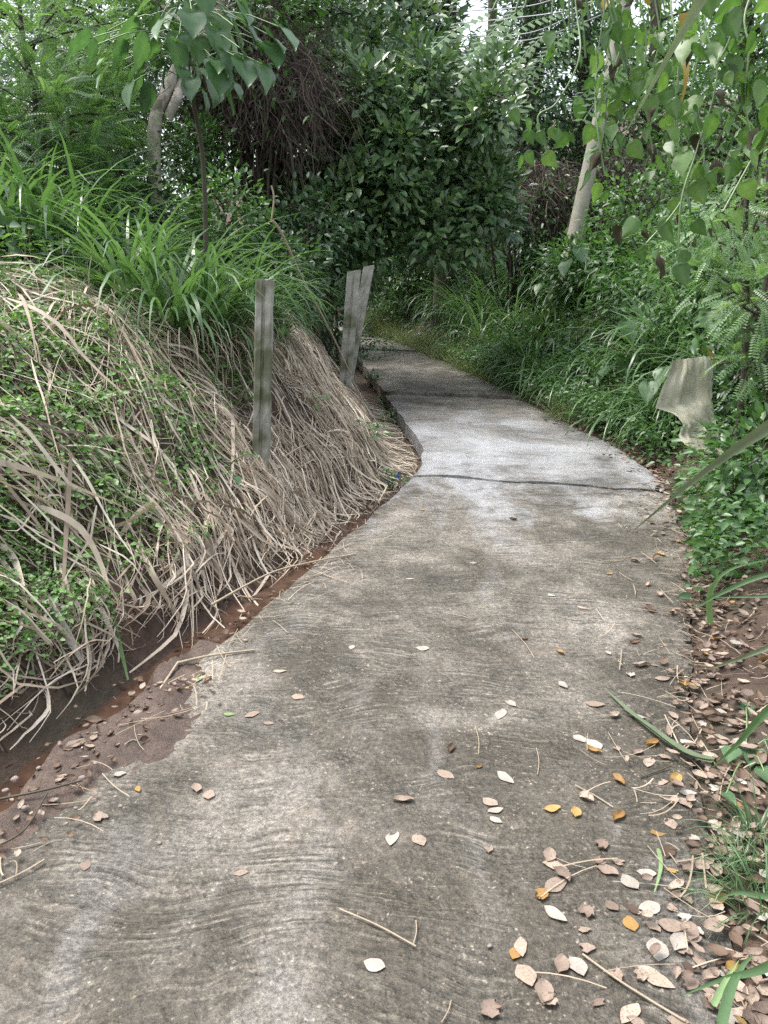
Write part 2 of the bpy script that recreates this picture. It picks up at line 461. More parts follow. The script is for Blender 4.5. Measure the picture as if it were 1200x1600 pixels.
def water_material():
    m, nt, out = newmat('muddy_water')
    geo = nd(nt, 'ShaderNodeNewGeometry')
    n1 = noise(nt, geo.outputs['Position'], 14, 3)
    col = ramp(nt, n1.outputs['Fac'], [(.35, (.05, .03, .022)), (.65, (.09, .052, .036))])
    b = nd(nt, 'ShaderNodeBsdfPrincipled'); nt.links.new(col, b.inputs['Base Color'])
    b.inputs['Roughness'].default_value = .08; b.inputs['IOR'].default_value = 1.33
    bp = nd(nt, 'ShaderNodeBump'); bp.inputs['Strength'].default_value = .35; bp.inputs['Distance'].default_value = .01
    n2 = noise(nt, geo.outputs['Position'], 30, 2)
    nt.links.new(n2.outputs['Fac'], bp.inputs['Height']); nt.links.new(bp.outputs[0], b.inputs['Normal'])
    nt.links.new(b.outputs[0], out.inputs[0]); return m
M['water'] = water_material()

def concrete_material():
    m, nt, out = newmat('brushed_concrete')
    geo = nd(nt, 'ShaderNodeNewGeometry'); P = geo.outputs['Position']
    L = nt.links
    # warp for the hand-broomed ripples
    def warp(vec, scale, amp, det=2):
        wv = noise(nt, vec, scale, det, .5)
        sub = nd(nt, 'ShaderNodeVectorMath', operation='SUBTRACT'); L.new(wv.outputs['Color'], sub.inputs[0]); sub.inputs[1].default_value = (.5, .5, .5)
        sc_ = nd(nt, 'ShaderNodeVectorMath', operation='SCALE'); L.new(sub.outputs[0], sc_.inputs[0]); sc_.inputs['Scale'].default_value = amp
        ad = nd(nt, 'ShaderNodeVectorMath', operation='ADD'); L.new(vec, ad.inputs[0]); L.new(sc_.outputs[0], ad.inputs[1])
        return ad.outputs[0]
    W = warp(warp(P, 1.5, .42), 5.5, .05)
    def lineset(rot, sx_, sy_, seed):
        mp = nd(nt, 'ShaderNodeMapping'); mp.inputs['Rotation'].default_value = (0, 0, math.radians(rot)); mp.inputs['Scale'].default_value = (sx_, sy_, 1); mp.inputs['Location'].default_value = (seed, seed * 2, 0)
        L.new(W, mp.inputs['Vector'])
        return noise(nt, mp.outputs[0], 1.0, 2.5, .6).outputs['Fac']
    g1 = lineset(10, 4.5, 66, 0); g2 = lineset(-14, 5.5, 54, 3.7)
    sel = ramp(nt, noise(nt, P, 1.9, 2).outputs['Fac'], [(.44, (0, 0, 0)), (.56, (1, 1, 1))])
    gm = nd(nt, 'ShaderNodeMix'); L.new(sel, gm.inputs[0]); L.new(g1, gm.inputs[2]); L.new(g2, gm.inputs[3])
    groove = gm.outputs[0]
    mask = noise(nt, P, 3.6, 5, .7)
    maskv = ramp(nt, mask.outputs['Fac'], [(.43, (.05, .05, .05)), (.57, (1, 1, 1))])
    # patches
    big = noise(nt, P, .95, 5, .62, .8)
    mid = noise(nt, P, 6, 6, .68)
    fine = noise(nt, P, 60, 5, .78)
    grit = noise(nt, P, 210, 2, .6)
    col = ramp(nt, big.outputs['Fac'], [(.33, (.044, .039, .030)), (.43, (.086, .076, .061)), (.53, (.140, .125, .105)), (.68, (.222, .202, .176))])
    col = mixc(nt, .7, col, ramp(nt, mid.outputs['Fac'], [(.3, (.5, .5, .46)), (.5, (1, 1, 1)), (.7, (1.55, 1.5, 1.46))]), 'MULTIPLY')
    def spot(cx, cy, rx, ry, amt):
        s1 = nd(nt, 'ShaderNodeVectorMath', operation='SUBTRACT'); L.new(P, s1.inputs[0]); s1.inputs[1].default_value = (cx, cy, roadz(cy))
        s2 = nd(nt, 'ShaderNodeVectorMath', operation='MULTIPLY'); L.new(s1.outputs[0], s2.inputs[0]); s2.inputs[1].default_value = (1 / rx, 1 / ry, 0)
        s3 = nd(nt, 'ShaderNodeVectorMath', operation='LENGTH'); L.new(s2.outputs[0], s3.inputs[0])
        m_ = nd(nt, 'ShaderNodeMapRange', interpolation_type='SMOOTHSTEP'); m_.inputs['From Min'].default_value = 1; m_.inputs['From Max'].default_value = 0; m_.inputs['To Max'].default_value = amt; L.new(s3.outputs['Value'], m_.inputs['Value'])
        return m_.outputs[0]
    mn = noise(nt, P, 1.7, 6, .7, .5).outputs['Fac']
    for c_ in ((.28, 1.6, .8, .75, .26), (.28, 2.35, .6, .4, .2), (1.0, 2.4, .45, 1.4, .18), (1.35, 3.8, .4, 1.1, .15), (-.2, 3.3, .45, .4, .13), (.6, 4.4, .5, .5, .1), (-.5, 1.4, .6, .4, .1)): mn = math_(nt, 'ADD', mn, spot(*c_))
    moss = ramp(nt, mn, [(.52, (0, 0, 0)), (.66, (.75, .75, .75))])
    col = mixc(nt, moss, col, (.050, .042, .029))
    # light flecks where the cement skin has worn through
    vo = nd(nt, 'ShaderNodeTexVoronoi', feature='F1'); L.new(warp(P, 22, .05), vo.inputs['Vector']); vo.inputs['Scale'].default_value = 55
    fl = math_(nt, 'MULTIPLY', ramp(nt, vo.outputs['Distance'], [(.10, (1, 1, 1)), (.30, (0, 0, 0))]), ramp(nt, noise(nt, P, 9, 4, .7).outputs['Fac'], [(.46, (0, 0, 0)), (.60, (.75, .75, .75))]))
    col = mixc(nt, fl, col, (.36, .32, .275))
    # paler strips worn by wheels, running along the road
    stm = nd(nt, 'ShaderNodeMapping'); stm.inputs['Rotation'].default_value = (0, 0, math.radians(18)); stm.inputs['Scale'].default_value = (3.2, .5, 1)
    L.new(warp(P, 2.2, .5), stm.inputs['Vector'])
    strip = noise(nt, stm.outputs[0], 1.0, 3, .55)
    stripf = ramp(nt, strip.outputs['Fac'], [(.54, (0, 0, 0)), (.70, (.38, .38, .38))])
    col = mixc(nt, stripf, col, (.30, .29, .28))
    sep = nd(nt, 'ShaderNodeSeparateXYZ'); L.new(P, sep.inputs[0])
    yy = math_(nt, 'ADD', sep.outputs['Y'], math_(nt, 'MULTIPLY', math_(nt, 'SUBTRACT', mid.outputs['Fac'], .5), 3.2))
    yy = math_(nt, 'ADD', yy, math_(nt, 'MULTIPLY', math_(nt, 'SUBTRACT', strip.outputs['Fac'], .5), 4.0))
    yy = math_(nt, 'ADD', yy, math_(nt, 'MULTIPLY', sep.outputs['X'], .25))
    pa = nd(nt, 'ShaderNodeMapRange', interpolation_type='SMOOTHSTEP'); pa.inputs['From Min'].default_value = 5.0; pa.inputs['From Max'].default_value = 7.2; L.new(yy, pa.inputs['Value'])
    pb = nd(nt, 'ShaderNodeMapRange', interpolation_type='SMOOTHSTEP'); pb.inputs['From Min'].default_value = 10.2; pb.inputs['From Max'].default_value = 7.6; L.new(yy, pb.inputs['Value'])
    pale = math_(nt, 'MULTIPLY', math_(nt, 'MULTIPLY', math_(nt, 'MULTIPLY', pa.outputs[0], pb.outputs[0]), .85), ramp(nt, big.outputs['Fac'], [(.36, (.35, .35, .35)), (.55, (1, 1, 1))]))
    col = mixc(nt, pale, col, (.34, .352, .378))  # sky light on the upper slab, painted into the colour as a bluish patch
    # grime settled in the grooves, grit and light chips
    gd = math_(nt, 'MULTIPLY', ramp(nt, groove, [(.41, (1, 1, 1)), (.52, (0, 0, 0))]), maskv)
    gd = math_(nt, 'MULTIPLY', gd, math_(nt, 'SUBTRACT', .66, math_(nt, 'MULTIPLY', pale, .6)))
    col = mixc(nt, gd, col, (.035, .032, .023))
    hi = math_(nt, 'MULTIPLY', ramp(nt, groove, [(.56, (0, 0, 0)), (.68, (.36, .36, .36))]), maskv)
    col = mixc(nt, hi, col, (.36, .325, .27))
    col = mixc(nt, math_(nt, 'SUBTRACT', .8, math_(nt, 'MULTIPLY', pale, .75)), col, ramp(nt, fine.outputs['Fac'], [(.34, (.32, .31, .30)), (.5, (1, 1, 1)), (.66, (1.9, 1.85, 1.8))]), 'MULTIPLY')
    col = mixc(nt, .6, col, ramp(nt, grit.outputs['Fac'], [(.3, (.5, .5, .5)), (.7, (1.5, 1.5, 1.5))]), 'MULTIPLY')
    b = nd(nt, 'ShaderNodeBsdfPrincipled'); L.new(col, b.inputs['Base Color'])
    L.new(ramp(nt, mid.outputs['Fac'], [(.35, (.42, .42, .42)), (.65, (.72, .72, .72))]), b.inputs['Roughness'])
    h1 = math_(nt, 'MULTIPLY', math_(nt, 'MULTIPLY', groove, maskv), .9)
    h2 = math_(nt, 'ADD', h1, math_(nt, 'MULTIPLY', fine.outputs['Fac'], .28))
    h3 = math_(nt, 'ADD', h2, math_(nt, 'MULTIPLY', mid.outputs['Fac'], .9))
    bp = nd(nt, 'ShaderNodeBump'); bp.inputs['Strength'].default_value = .75; bp.inputs['Distance'].default_value = .024
    L.new(h3, bp.inputs['Height']); L.new(bp.outputs[0], b.inputs['Normal'])
    L.new(b.outputs[0], out.inputs[0]); return m
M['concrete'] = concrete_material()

# ------------------------------------------------------------------ ground and road
def axis(lo, hi, near_lo, near_hi, step, g=1.12):
    a = list(np.arange(near_lo, near_hi + 1e-6, step)); s = step
    while a[-1] < hi: s *= g; a.append(a[-1] + s)
    s = step; pre = []
    x = near_lo
    while x > lo: s *= g; x -= s; pre.append(x)
    return np.array(pre[::-1] + a)
gx = axis(-70, 70, -4.2, 4.5, .06); gy = axis(-12, 85, .8, 11, .06)
XX, YY = np.meshgrid(gx, gy)
ZZ = Z(XX, YY)
V = np.stack([XX, YY, ZZ], -1).reshape(-1, 3)
nx, ny = len(gx), len(gy)
ii, jj = np.meshgrid(np.arange(nx - 1), np.arange(ny - 1))
q = (jj * nx + ii).ravel()
g = obj('ground', MB().add(V, np.stack([q, q + 1, q + nx + 1, q + nx], 1)), M['soil'])
tag(g, 'bare reddish brown soil of the banks beside the concrete road', kind='structure')

road = link('road', None)
tag(road, 'narrow brushed concrete road climbing and bending left', kind='structure')
TILT = -.5
def slab(y0, y1, lift):
    ns = max(6, int((y1 - y0) / .12)); nu = 17
    ys = np.linspace(y0, y1, ns)
    us = np.linspace(0, 1, nu)
    Y, Uu = np.meshgrid(ys, us, indexing='ij')
    e0 = np.clip(1 - (Y - y0) / .3, 0, 1) + np.clip(1 - (y1 - Y) / .3, 0, 1)
    Y = Y + TILT * Uu * np.clip((Y + 3) / 3, 0, 1) + e0 * (wob(Uu * 3 + y0, Uu, 2.2) * .05 + wob(Uu * 9 + y0 * 2, Uu * 4 + y1, 2) * .016)
    xl, xr = xL(Y) , xR(Y)
    rag = wob(Y * 1.3, Y * .7, 3.0) * .018 + wob(Y * 4, Y * 2.2, 5) * .008
    X = xl + (xr - xl) * Uu + np.where(Uu == 0, rag, 0) - np.where(Uu == 1, rag, 0)
    Zt = roadz(Y) + lift + wob(X, Y, 1.6, 4) * .006
    ed = np.minimum(Uu, 1 - Uu)
    Zt = Zt - np.where(ed < .001, .012, 0)
    top = np.stack([X, Y, Zt], -1).reshape(-1, 3)
    q_ = np.array([i * nu + j for i in range(ns - 1) for j in range(nu - 1)])
    mb = MB().add(top, np.stack([q_, q_ + 1, q_ + nu + 1, q_ + nu], 1))
    ring = [i * nu for i in range(ns)] + [(ns - 1) * nu + j for j in range(1, nu)] + [i * nu + nu - 1 for i in range(ns - 2, -1, -1)] + [j for j in range(nu - 2, 0, -1)]
    rv = top[ring]; rb = rv - np.array([0, 0, .15])
    k = len(ring)
    mb.add(np.concatenate([rv, rb]), [[i, (i + 1) % k, (i + 1) % k + k, i + k] for i in range(k)])
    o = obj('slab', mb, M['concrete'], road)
    return o
JY = [-4.5, 6.28, 10.55, 16.2, 25.5]
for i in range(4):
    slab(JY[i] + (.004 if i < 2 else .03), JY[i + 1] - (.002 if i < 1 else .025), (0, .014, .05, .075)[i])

# mud washed over the road edge, water in the gutter
mx_, my_ = np.meshgrid(np.linspace(-2.0, -.3, 110), np.linspace(1.2, 3.3, 120))
dl = (xL(my_) - mx_)
tongue = .12 + .16 * np.exp(-((my_ - 2.55) / .33) ** 2) - .14 * np.clip((my_ - 2.85) / .3, 0, 1) + .05 * wob(mx_, my_, 3) + .02 * wob(mx_, my_, 11, 2)
prof = np.clip((tongue + dl - .06) / .10, -1, 1)
mz = roadz(my_) + .016 * prof + (.007 * wob(mx_, my_, 9, 1) + .004 * wob(mx_, my_, 31, 3) + R.normal(0, .0016, mx_.shape)) * (prof > -.6)
gut = np.clip((dl - .10 - .06 * wob(my_ * 2, my_, 2, 5)) / .12, 0, 1)
mz = mz - gut * .22
mv = np.stack([mx_, my_, mz], -1).reshape(-1, 3)
q = np.array([j * 110 + i for j in range(119) for i in range(109)])
tag(obj('mud', MB().add(mv, np.stack([q, q + 1, q + 111, q + 110], 1)), M['mud']), 'wet reddish mud washed over the road edge', kind='structure')
wy = np.linspace(.5, 5.6, 70); wu = np.linspace(0, 1, 6)
WY, WU = np.meshgrid(wy, wu, indexing='ij')
WX = xL(WY) - .02 - .42 * WU
wz = roadz(WY) - .118 + 0 * WX
q = np.array([i * 6 + j for i in range(69) for j in range(5)])
tag(obj('water', MB().add(np.stack([WX, WY, wz], -1).reshape(-1, 3), np.stack([q, q + 6, q + 7, q + 1], 1)), M['water']), 'rusty brown water standing in the gutter', kind='structure')

# ------------------------------------------------------------------ fence posts, pole, wires, sheet
def fence_post(label, base, top, w, t, groove=True, sink=.25, chip=0.0):
    base = np.array(base); top = np.array(top)
    ax = nrm(top - base); L = np.linalg.norm(top - base)
    sx = nrm(np.cross([0, 1, 0], ax)); sy = np.cross(ax, sx)
    c = .008
    pr = [(-w / 2 + c, -t / 2), (-.012, -t / 2), (-.008, -t / 2 + .014), (.008, -t / 2 + .014), (.012, -t / 2), (w / 2 - c, -t / 2), (w / 2, -t / 2 + c), (w / 2, t / 2 - c), (w / 2 - c, t / 2), (-w / 2 + c, t / 2), (-w / 2, t / 2 - c), (-w / 2, -t / 2 + c)]
    if not groove: pr[2] = (-.008, -t / 2 + .001); pr[3] = (.008, -t / 2 + .001)
    k = len(pr); nsec = 18; V = []
    for i in range(nsec + 1):
        s = -sink + (L + sink) * i / nsec
        for j, (a, b) in enumerate(pr):
            jit = .0035 * math.sin(i * 2.3 + j * 1.7) + .0025 * math.sin(i * 5.1 + j * 3.3)
            e = s + (chip * (a / w + .5) if i == nsec else 0) + (.006 * math.sin(j * 2.7) if i == nsec else 0)
            V.append(base + ax * e + sx * (a * (1 + jit * 8)) + sy * (b + jit))
    F = [[i * k + j, i * k + (j + 1) % k, (i + 1) * k + (j + 1) % k, (i + 1) * k + j] for i in range(nsec) for j in range(k)]
    mb = MB().add(V, F)
    topv = [V[nsec * k + j] for j in range(k)]
    mb.add(np.array(topv + [np.mean(topv, 0)]), [[k, j, (j + 1) % k] for j in range(k)])
    o = obj('fence_post', mb, M['post'], smooth=False)
    tag(o, label, 'post', 'old concrete fence posts on the bank')
    return o
def post_from_px(label, pb, pt, y, wpx, **kw):
    b = at(*pb, y); t_ = at(*pt, y + kw.pop('dy', 0))
    w = wpx / FPX * y * 1.02
    return fence_post(label, b, t_, w, w * .9, **kw)
post_from_px('weathered grey post standing upright and alone among the straw', (408, 722), (414, 437), 5.15, 25, sink=.45)
post_from_px('cracked mossy post of the leaning pair, nearer and darker one', (541, 578), (553, 426), 8.7, 19, chip=.03, sink=.5)
post_from_px('pale grey post leaning right behind the cracked mossy post', (550, 560), (576, 419), 9.05, 15, groove=False, chip=.04, sink=.6)

pb, pt = at(886, 425, 13), at(990, -60, 13.6)
pb = pb + (pb - pt) * .25
mb = MB(); tube(mb, spline([pb, (pb + pt) / 2, pt], 24), np.linspace(.135, .095, 24), 14)
pole = obj('utility_pole', mb, M['pole'])
tag(pole, 'pale leaning concrete utility pole rising behind the right bank', 'pole')
mb = MB(); hd = pt + (pb - pt) * .045
tube(mb, [hd + np.array([-.55, -.12, .05]), hd + np.array([0, -.14, 0]), hd + np.array([.5, -.12, -.04])], .035, 6)
obj('cross_arm', mb, M['bark_dark'], pole)
ws = [((850, 4), (668, 20), 'uppermost'), ((905, 11), (664, 42), 'second from the top'), ((852, 44), (668, 60), 'third from the top'), ((850, 57), (690, 62), 'lowest')]
for i, (p1, p2, w_) in enumerate(ws):
    a = at(*p1, 13.2); b = at(*p2, 17.0)
    far = b + (b - a) * .9; near = a + (a - b) * .35
    near = hd + np.array([-.5 + .3 * i, -.14, .04 if i < 3 else -.2])
    pts = [near, a, (a + b) / 2 + np.array([0, 0, -.03]), b, far]
    mb = MB(); tube(mb, spline(pts, 40), .009, 5)
    tag(obj('power_line', mb, M['wire']), f'thin pale overhead wire, {w_} of those crossing the tree tops', 'wire', 'overhead wires')

def sheet_material():
    m, nt, out = newmat('faded_sheet')
    tc = nd(nt, 'ShaderNodeTexCoord')
    n1 = noise(nt, tc.outputs['Object'], 6, 6, .65); n2 = noise(nt, tc.outputs['Object'], 30, 3)
    col = ramp(nt, n1.outputs['Fac'], [(.3, (.36, .345, .25)), (.5, (.50, .48, .37)), (.7, (.60, .58, .47))])
    b = nd(nt, 'ShaderNodeBsdfPrincipled'); nt.links.new(col, b.inputs['Base Color']); b.inputs['Roughness'].default_value = .75
    bp = nd(nt, 'ShaderNodeBump'); bp.inputs['Strength'].default_value = .4; bp.inputs['Distance'].default_value = .02
    nt.links.new(n1.outputs['Fac'], bp.inputs['Height']); nt.links.new(bp.outputs[0], b.inputs['Normal'])
    nt.links.new(b.outputs[0], out.inputs[0]); return m
M['sheet'] = sheet_material()
# torn sheet: outline rows in the picture, hung at its place on the bank
rows = [((1052, 562), (1112, 556)), ((1042, 590), (1114, 585)), ((1024, 637), (1112, 620)), ((1052, 646), (1114, 640)), ((1068, 664), (1118, 662)), ((1060, 680), (1122, 682)), ((1066, 692), (1126, 697)), ((1090, 706), (1130, 710))]
V = []; nu = 24; rr = []
for i in range(len(rows) - 1):
    for k in range(3):
        t = k / 3; rr.append([np.array(rows[i][j]) * (1 - t) + np.array(rows[i + 1][j]) * t for j in (0, 1)])
rr.append([np.array(rows[-1][0], float), np.array(rows[-1][1], float)])
for i, (a, b) in enumerate(rr):
    for k in range(nu):
        u = k / (nu - 1); p_ = a * (1 - u) + b * u
        V.append(at(p_[0], p_[1], 5.95 + .2 * (1 - i / len(rr)) + .10 * u + .018 * abs(math.sin(u * 7 + i * .1)) + .009 * abs(math.sin(u * 19 - i * .3)) + .008 * math.sin(i * .9 + u * 5)))
V = np.array(V) + R.normal(0, .004, (len(V), 3)); n_ = len(V)
q = np.array([i * nu + k for i in range(len(rr) - 1) for k in range(nu - 1)])
mb = MB().add(V, np.stack([q, q + nu, q + nu + 1, q + 1], 1)).add(V + np.array([0, .006, 0]), np.stack([q, q + 1, q + nu + 1, q + nu], 1))
tag(obj('torn_sheet', mb, M['sheet']), 'torn dirty cream sheet caught in the vines on the right bank', 'sheet')

ORD = ['leftmost', 'second', 'third', 'fourth', 'fifth', 'sixth', 'seventh', 'eighth', 'ninth', 'tenth', 'eleventh', 'twelfth', 'thirteenth', 'fourteenth', 'fifteenth', 'sixteenth', 'seventeenth', 'eighteenth', 'nineteenth', 'twentieth']
def nth(i): return 'leftmost' if i == 0 else (ORD[i] + ' from the left')
# ------------------------------------------------------------------ straw on the left bank
def flow_lines(x0, y0, dirx, diry, L, k, off0, arc, stiff=1.1):
    n = len(x0); P = np.zeros((n, k, 3)); x = x0.copy(); y = y0.copy()
    st = L / (k - 1)
    ang = np.arctan2(diry, dirx); bend = R.normal(0, .22, n); kink = np.where(U(0, 1, n) < .35, U(-1.2, 1.2, n), 0); ks = U(.3, .8, n); lim = np.where(y < 3.9, U(.36, .52, n), U(.14, .46, n)) * np.clip((7.5 - y) / 2.5, .15, 1)
    z = Z(x, y) + off0
    for i in range(k):
        s = i / (k - 1)
        P[:, i] = np.stack([x, y, z], 1)
        a = ang + bend * (s - .3) + kink * (s > ks)
        # flatten horizontal step on steep ground
        zn = Z(x + np.cos(a) * st, y + np.sin(a) * st)
        dz = zn - Z(x, y)
        hs = st / np.sqrt(1 + (dz / st) ** 2)
        x = x + np.cos(a) * hs; y = y + np.sin(a) * hs
        x = np.minimum(x, xL(y) - lim)
        tz = Z(x, y) + off0 * (1 - .6 * s) + arc * np.sin(math.pi * min(1, s + .12)) + .006
        z = np.maximum(tz, z - st * stiff)
    zs = P[..., 2].copy()
    for _ in range(4): zs[:, 1:-1] = (zs[:, :-2] + 2 * zs[:, 1:-1] + zs[:, 2:]) / 4
    P[..., 2] = np.maximum(zs, Z(P[..., 0], P[..., 1]) + .004)
    return P
def bank_dir(x, y):
    e = .12
    gx_ = (Z(x + e, y) - Z(x - e, y)); gy_ = (Z(x, y + e) - Z(x, y - e))
    d = np.stack([-gx_, -gy_], 1)
    d = nrm(d)
    return d[:, 0], d[:, 1]
def bank_pts(n, dmin, dmax, ymin, ymax):
    y = U(ymin, ymax, n); d = U(dmin, dmax, n)
    return xL(y) - d / .92, y, d
mb = MB()
# green creeper patches push the straw apart
PATCH = [(ground(px, py), r_ * 1.1) for px, py, r_ in [(60, 640, .30), (150, 700, .30), (40, 745, .28), (230, 600, .25), (120, 540, .35), (300, 520, .4), (200, 480, .5), (60, 560, .4), (20, 1000, .25), (50, 900, .16), (330, 890, .10), (270, 660, .22), (-60, 800, .4), (-60, 600, .6), (60, 470, .5), (190, 830, .14), (240, 770, .14), (100, 830, .14), (120, 620, .35), (330, 560, .25), (20, 500, .5), (180, 560, .35), (-20, 700, .35), (60, 960, .2), (10, 860, .22)]]
def greenness(x, y):
    g_ = np.zeros(len(x))
    for c, r_ in PATCH: g_ = np.maximum(g_, np.exp(-(((x - c[0]) / r_) ** 2 + ((y - c[1]) / (r_ * 1.5)) ** 2)))
    return np.clip(g_ * 1.25 + .28 * wob(x, y, 4.5, 2), 0, 1)
BARE = [(ground(px, py), r_) for px, py, r_ in [(330, 590, .22), (300, 555, .2), (360, 640, .14), (560, 690, .12), (470, 720, .1), (400, 790, .1)]]
def bareness(x, y):
    g_ = np.zeros(len(x))
    for c, r_ in BARE: g_ = np.maximum(g_, np.exp(-(((x - c[0]) / r_) ** 2 + ((y - c[1]) / (r_ * 1.6)) ** 2)))
    return g_
def straw_layer(n, dmin, dmax, y0, y1, wid, off, Lr, spread, wildp, bright, thin):
    x, y, d = bank_pts(n, dmin, dmax, y0, y1)
    keep = (U(0, 1, n) < 1 - thin * greenness(x, y)) & (U(0, 1, n) < 1 - .9 * bareness(x, y)) & ~((d > 1.7) & (y > 6)) & (U(0, 1, n) < np.clip(1.05 + 1.0 * wob(x, y, 2.9, 6), .15, 1))
    x, y, d = x[keep], y[keep], d[keep]; n = len(x)
    ca = np.floor(x * 3.1 + .35 * np.sin(y * 5)) * 17.3 + np.floor(y * 2.3 + .4 * np.sin(x * 4)) * 7.1
    dx, dy = bank_dir(x, y)
    ang = np.arctan2(dy, dx) + np.sin(ca * 12.9898) * .8 + R.normal(0, spread, n)
    ang = np.where(U(0, 1, n) < wildp, ang + U(-2, 2, n), ang)
    hgt = np.where(U(0, 1, n) < .18, off * 2.0, off) * (.6 + .4 * np.sin(ca * 3.1))
    P = flow_lines(x, y, np.cos(ang), np.sin(ang), U(*Lr, n), 9, U(.0, 1, n) ** 1.2 * hgt, U(-.01, .07, n) * off * 7)
    P += np.cumsum(R.normal(0, .0028, P.shape), axis=1)
    wd = np.exp(R.normal(math.log(wid), .5, n)).clip(.003, wid * 2)
    upn = nrm(np.cumsum(R.normal(0, .16, P.shape), axis=1) + R.normal(0, .55, (n, 1, 3)) + np.array([0.25, -.6, .8]))
    ribbon(mb, P, wd, up=upn, a=np.clip(R.normal(bright, .32, n), 0, 1))
straw_layer(8600, .36, 2.4, 1.9, 5.4, .0078, .11, (.25, .85), .42, .28, .66, .68)
straw_layer(700, .4, 1.9, 2.2, 5.2, .013, .13, (.4, .95), .4, .3, .6, .8)
straw_layer(7600, .30, 2.0, 4.8, 10.5, .0070, .12, (.22, .75), .45, .34, .66, .5)
tag(obj('straw', mb, M['straw']), 'layer of cut dry straw lying down the left bank', 'straw', kind='stuff')
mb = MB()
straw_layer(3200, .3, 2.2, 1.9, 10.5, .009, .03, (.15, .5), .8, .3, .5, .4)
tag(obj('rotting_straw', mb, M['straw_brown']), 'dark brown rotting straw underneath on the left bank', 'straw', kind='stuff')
# short upright stubble
mb = MB(); x, y, d = bank_pts(420, .9, 2.6, 2.6, 6.5)
blades(mb, np.stack([x, y, Z(x, y)], 1), U(0, 6.28, len(x)), U(0, .7, len(x)), U(.1, .42, len(x)), U(.004, .010, len(x)), U(-.2, .9, len(x)), 5)
tag(obj('stubble', mb, M['straw']), 'short dry standing grass stubble on the left bank', 'straw', kind='stuff')

# big individual dry leaves hanging over the gutter
def dry_leaf(label, pts, y, wid, mat, name='dry_leaf', group=None):
    P = []; yy = 99
    for px, py, dy in pts:
        yy = min(yy, float(ground(px, py)[1]) - .05); P.append(at(px, py, yy))
    mb = MB(); Q = spline(np.array(P), 14)[None]
    up = np.stack([.15 + .5 * np.sin(np.linspace(0, 3, 14) + wid * 90), np.full(14, -1.0), np.full(14, .35)], 1)[None]
    ribbon(mb, Q, wid, a=np.array([rnd.uniform(.5, .95)]), up=up)
    tag(obj(name, mb, mat), label, 'leaf', group)
dry_leaf('broad pale grey green dry blade hanging over the gutter', [(60, 915, .1), (85, 960, 0), (110, 1000, -.05), (128, 1035, -.06)], 2.95, .05, M['fall_white'])
dry_leaf('long green and straw blade hanging beside the pale broad one', [(150, 880, .15), (165, 930, .05), (185, 1000, 0), (200, 1062, -.02)], 3.0, .035, M['grass'])
for i, pts in enumerate([[(0, 850, .2), (25, 880, .1), (40, 960, 0), (22, 1075, 0)], [(95, 880, .1), (110, 950, 0), (140, 1020, -.04), (133, 1080, -.04)], [(215, 850, .15), (240, 900, .05), (270, 950, 0), (285, 975, 0)],
                         [(60, 790, .25), (130, 830, .15), (170, 930, .02), (150, 1050, 0)], [(330, 790, .2), (320, 840, .1), (345, 900, 0), (340, 930, 0)]]):
    dry_leaf(('long tan dry blade hanging into the gutter at the left picture edge', 'tan dry blade hanging between the pale broad blade and green blade', 'short tan dry blade ending above the bent stick', 'arched tan dry blade rising above the green hanging blade', 'tan dry blade hanging far right, above the long tan stalk')[i], pts, 3, .03, M['straw'], group='tan blades hanging into the gutter')

# ------------------------------------------------------------------ sticks and stalks
def stick(label, P, r, mat, cat='stick', name='stick', group=None):
    mb = MB(); tube(mb, spline(P, 22), r, 6, a=.6)
    return tag(obj(name, mb, mat), label, cat, group)
rp = lambda px, py, h=.008: onroad(px, py) + np.array([0, 0, h])
mb = MB(); tube(mb, spline([rp(241, 1093), rp(260, 1068, .015), rp(279, 1041, .02)], 8), .0055, 6, a=.7); tube(mb, spline([rp(277, 1043, .02), rp(330, 1028, .012), rp(398, 1018, .008)], 8), np.linspace(.006, .004, 8), 6, a=.8)
tag(obj('bent_stick', mb, M['dry_stick']), 'pale bent dry stalk lying on the concrete near the gutter', 'stick')
stick('long tan stalk poking from the straw over the road edge', [at(330, 945, 3.6), rp(420, 905, .03), rp(480, 885, .02), rp(556, 868, .012)], np.linspace(.006, .004, 22), M['dry_stick'])
stick('thin broken stalk on concrete beside the long tan stalk', [rp(490, 893), rp(520, 905), rp(545, 913)], .003, M['dry_stick'])
stick('tall bent dry cane leaning across the bank to the leaning posts', [at(425, 345, 7.2), at(440, 365, 7.3), at(475, 440, 7.7), at(515, 515, 8.1), at(548, 585, 8.4)], np.linspace(.014, .007, 22), M['dry_stick'], 'cane', 'dry_cane')
stick('thin dead twig standing near the dry cane top', [at(424, 345, 7.2), at(428, 310, 7.2), at(424, 290, 7.2)], .008, M['dry_stick'], 'cane', 'dry_cane')
stick('straight straw stalk lying on dark concrete at lower centre', [rp(530, 1424), rp(590, 1450), rp(650, 1483)], .0025, M['dry_stick'])
stick('long straw stalk lying across leaves at lower right', [rp(910, 1495), rp(965, 1535), rp(1020, 1570), rp(1070, 1600)], .003, M['dry_stick'])
stick('pale stalk on the concrete above the golden leaves', [rp(898, 1230), rp(930, 1247), rp(958, 1265)], .0025, M['dry_stick'])
stick('dark twig on the concrete near the fallen green blades', [rp(1000, 1218), rp(1028, 1208), rp(1047, 1200)], .0025, M['stem_dark'])
stick('short dark twig on mud at left edge', [rp(0, 1262, .03), rp(70, 1250, .035), rp(130, 1232, .03)], .004, M['stem_dark'])
stick('thin brown twig fallen across road and mud at left', [rp(-10, 1340, .03), rp(40, 1310, .03), rp(75, 1255, .035)], .003, M['stem_dark'])
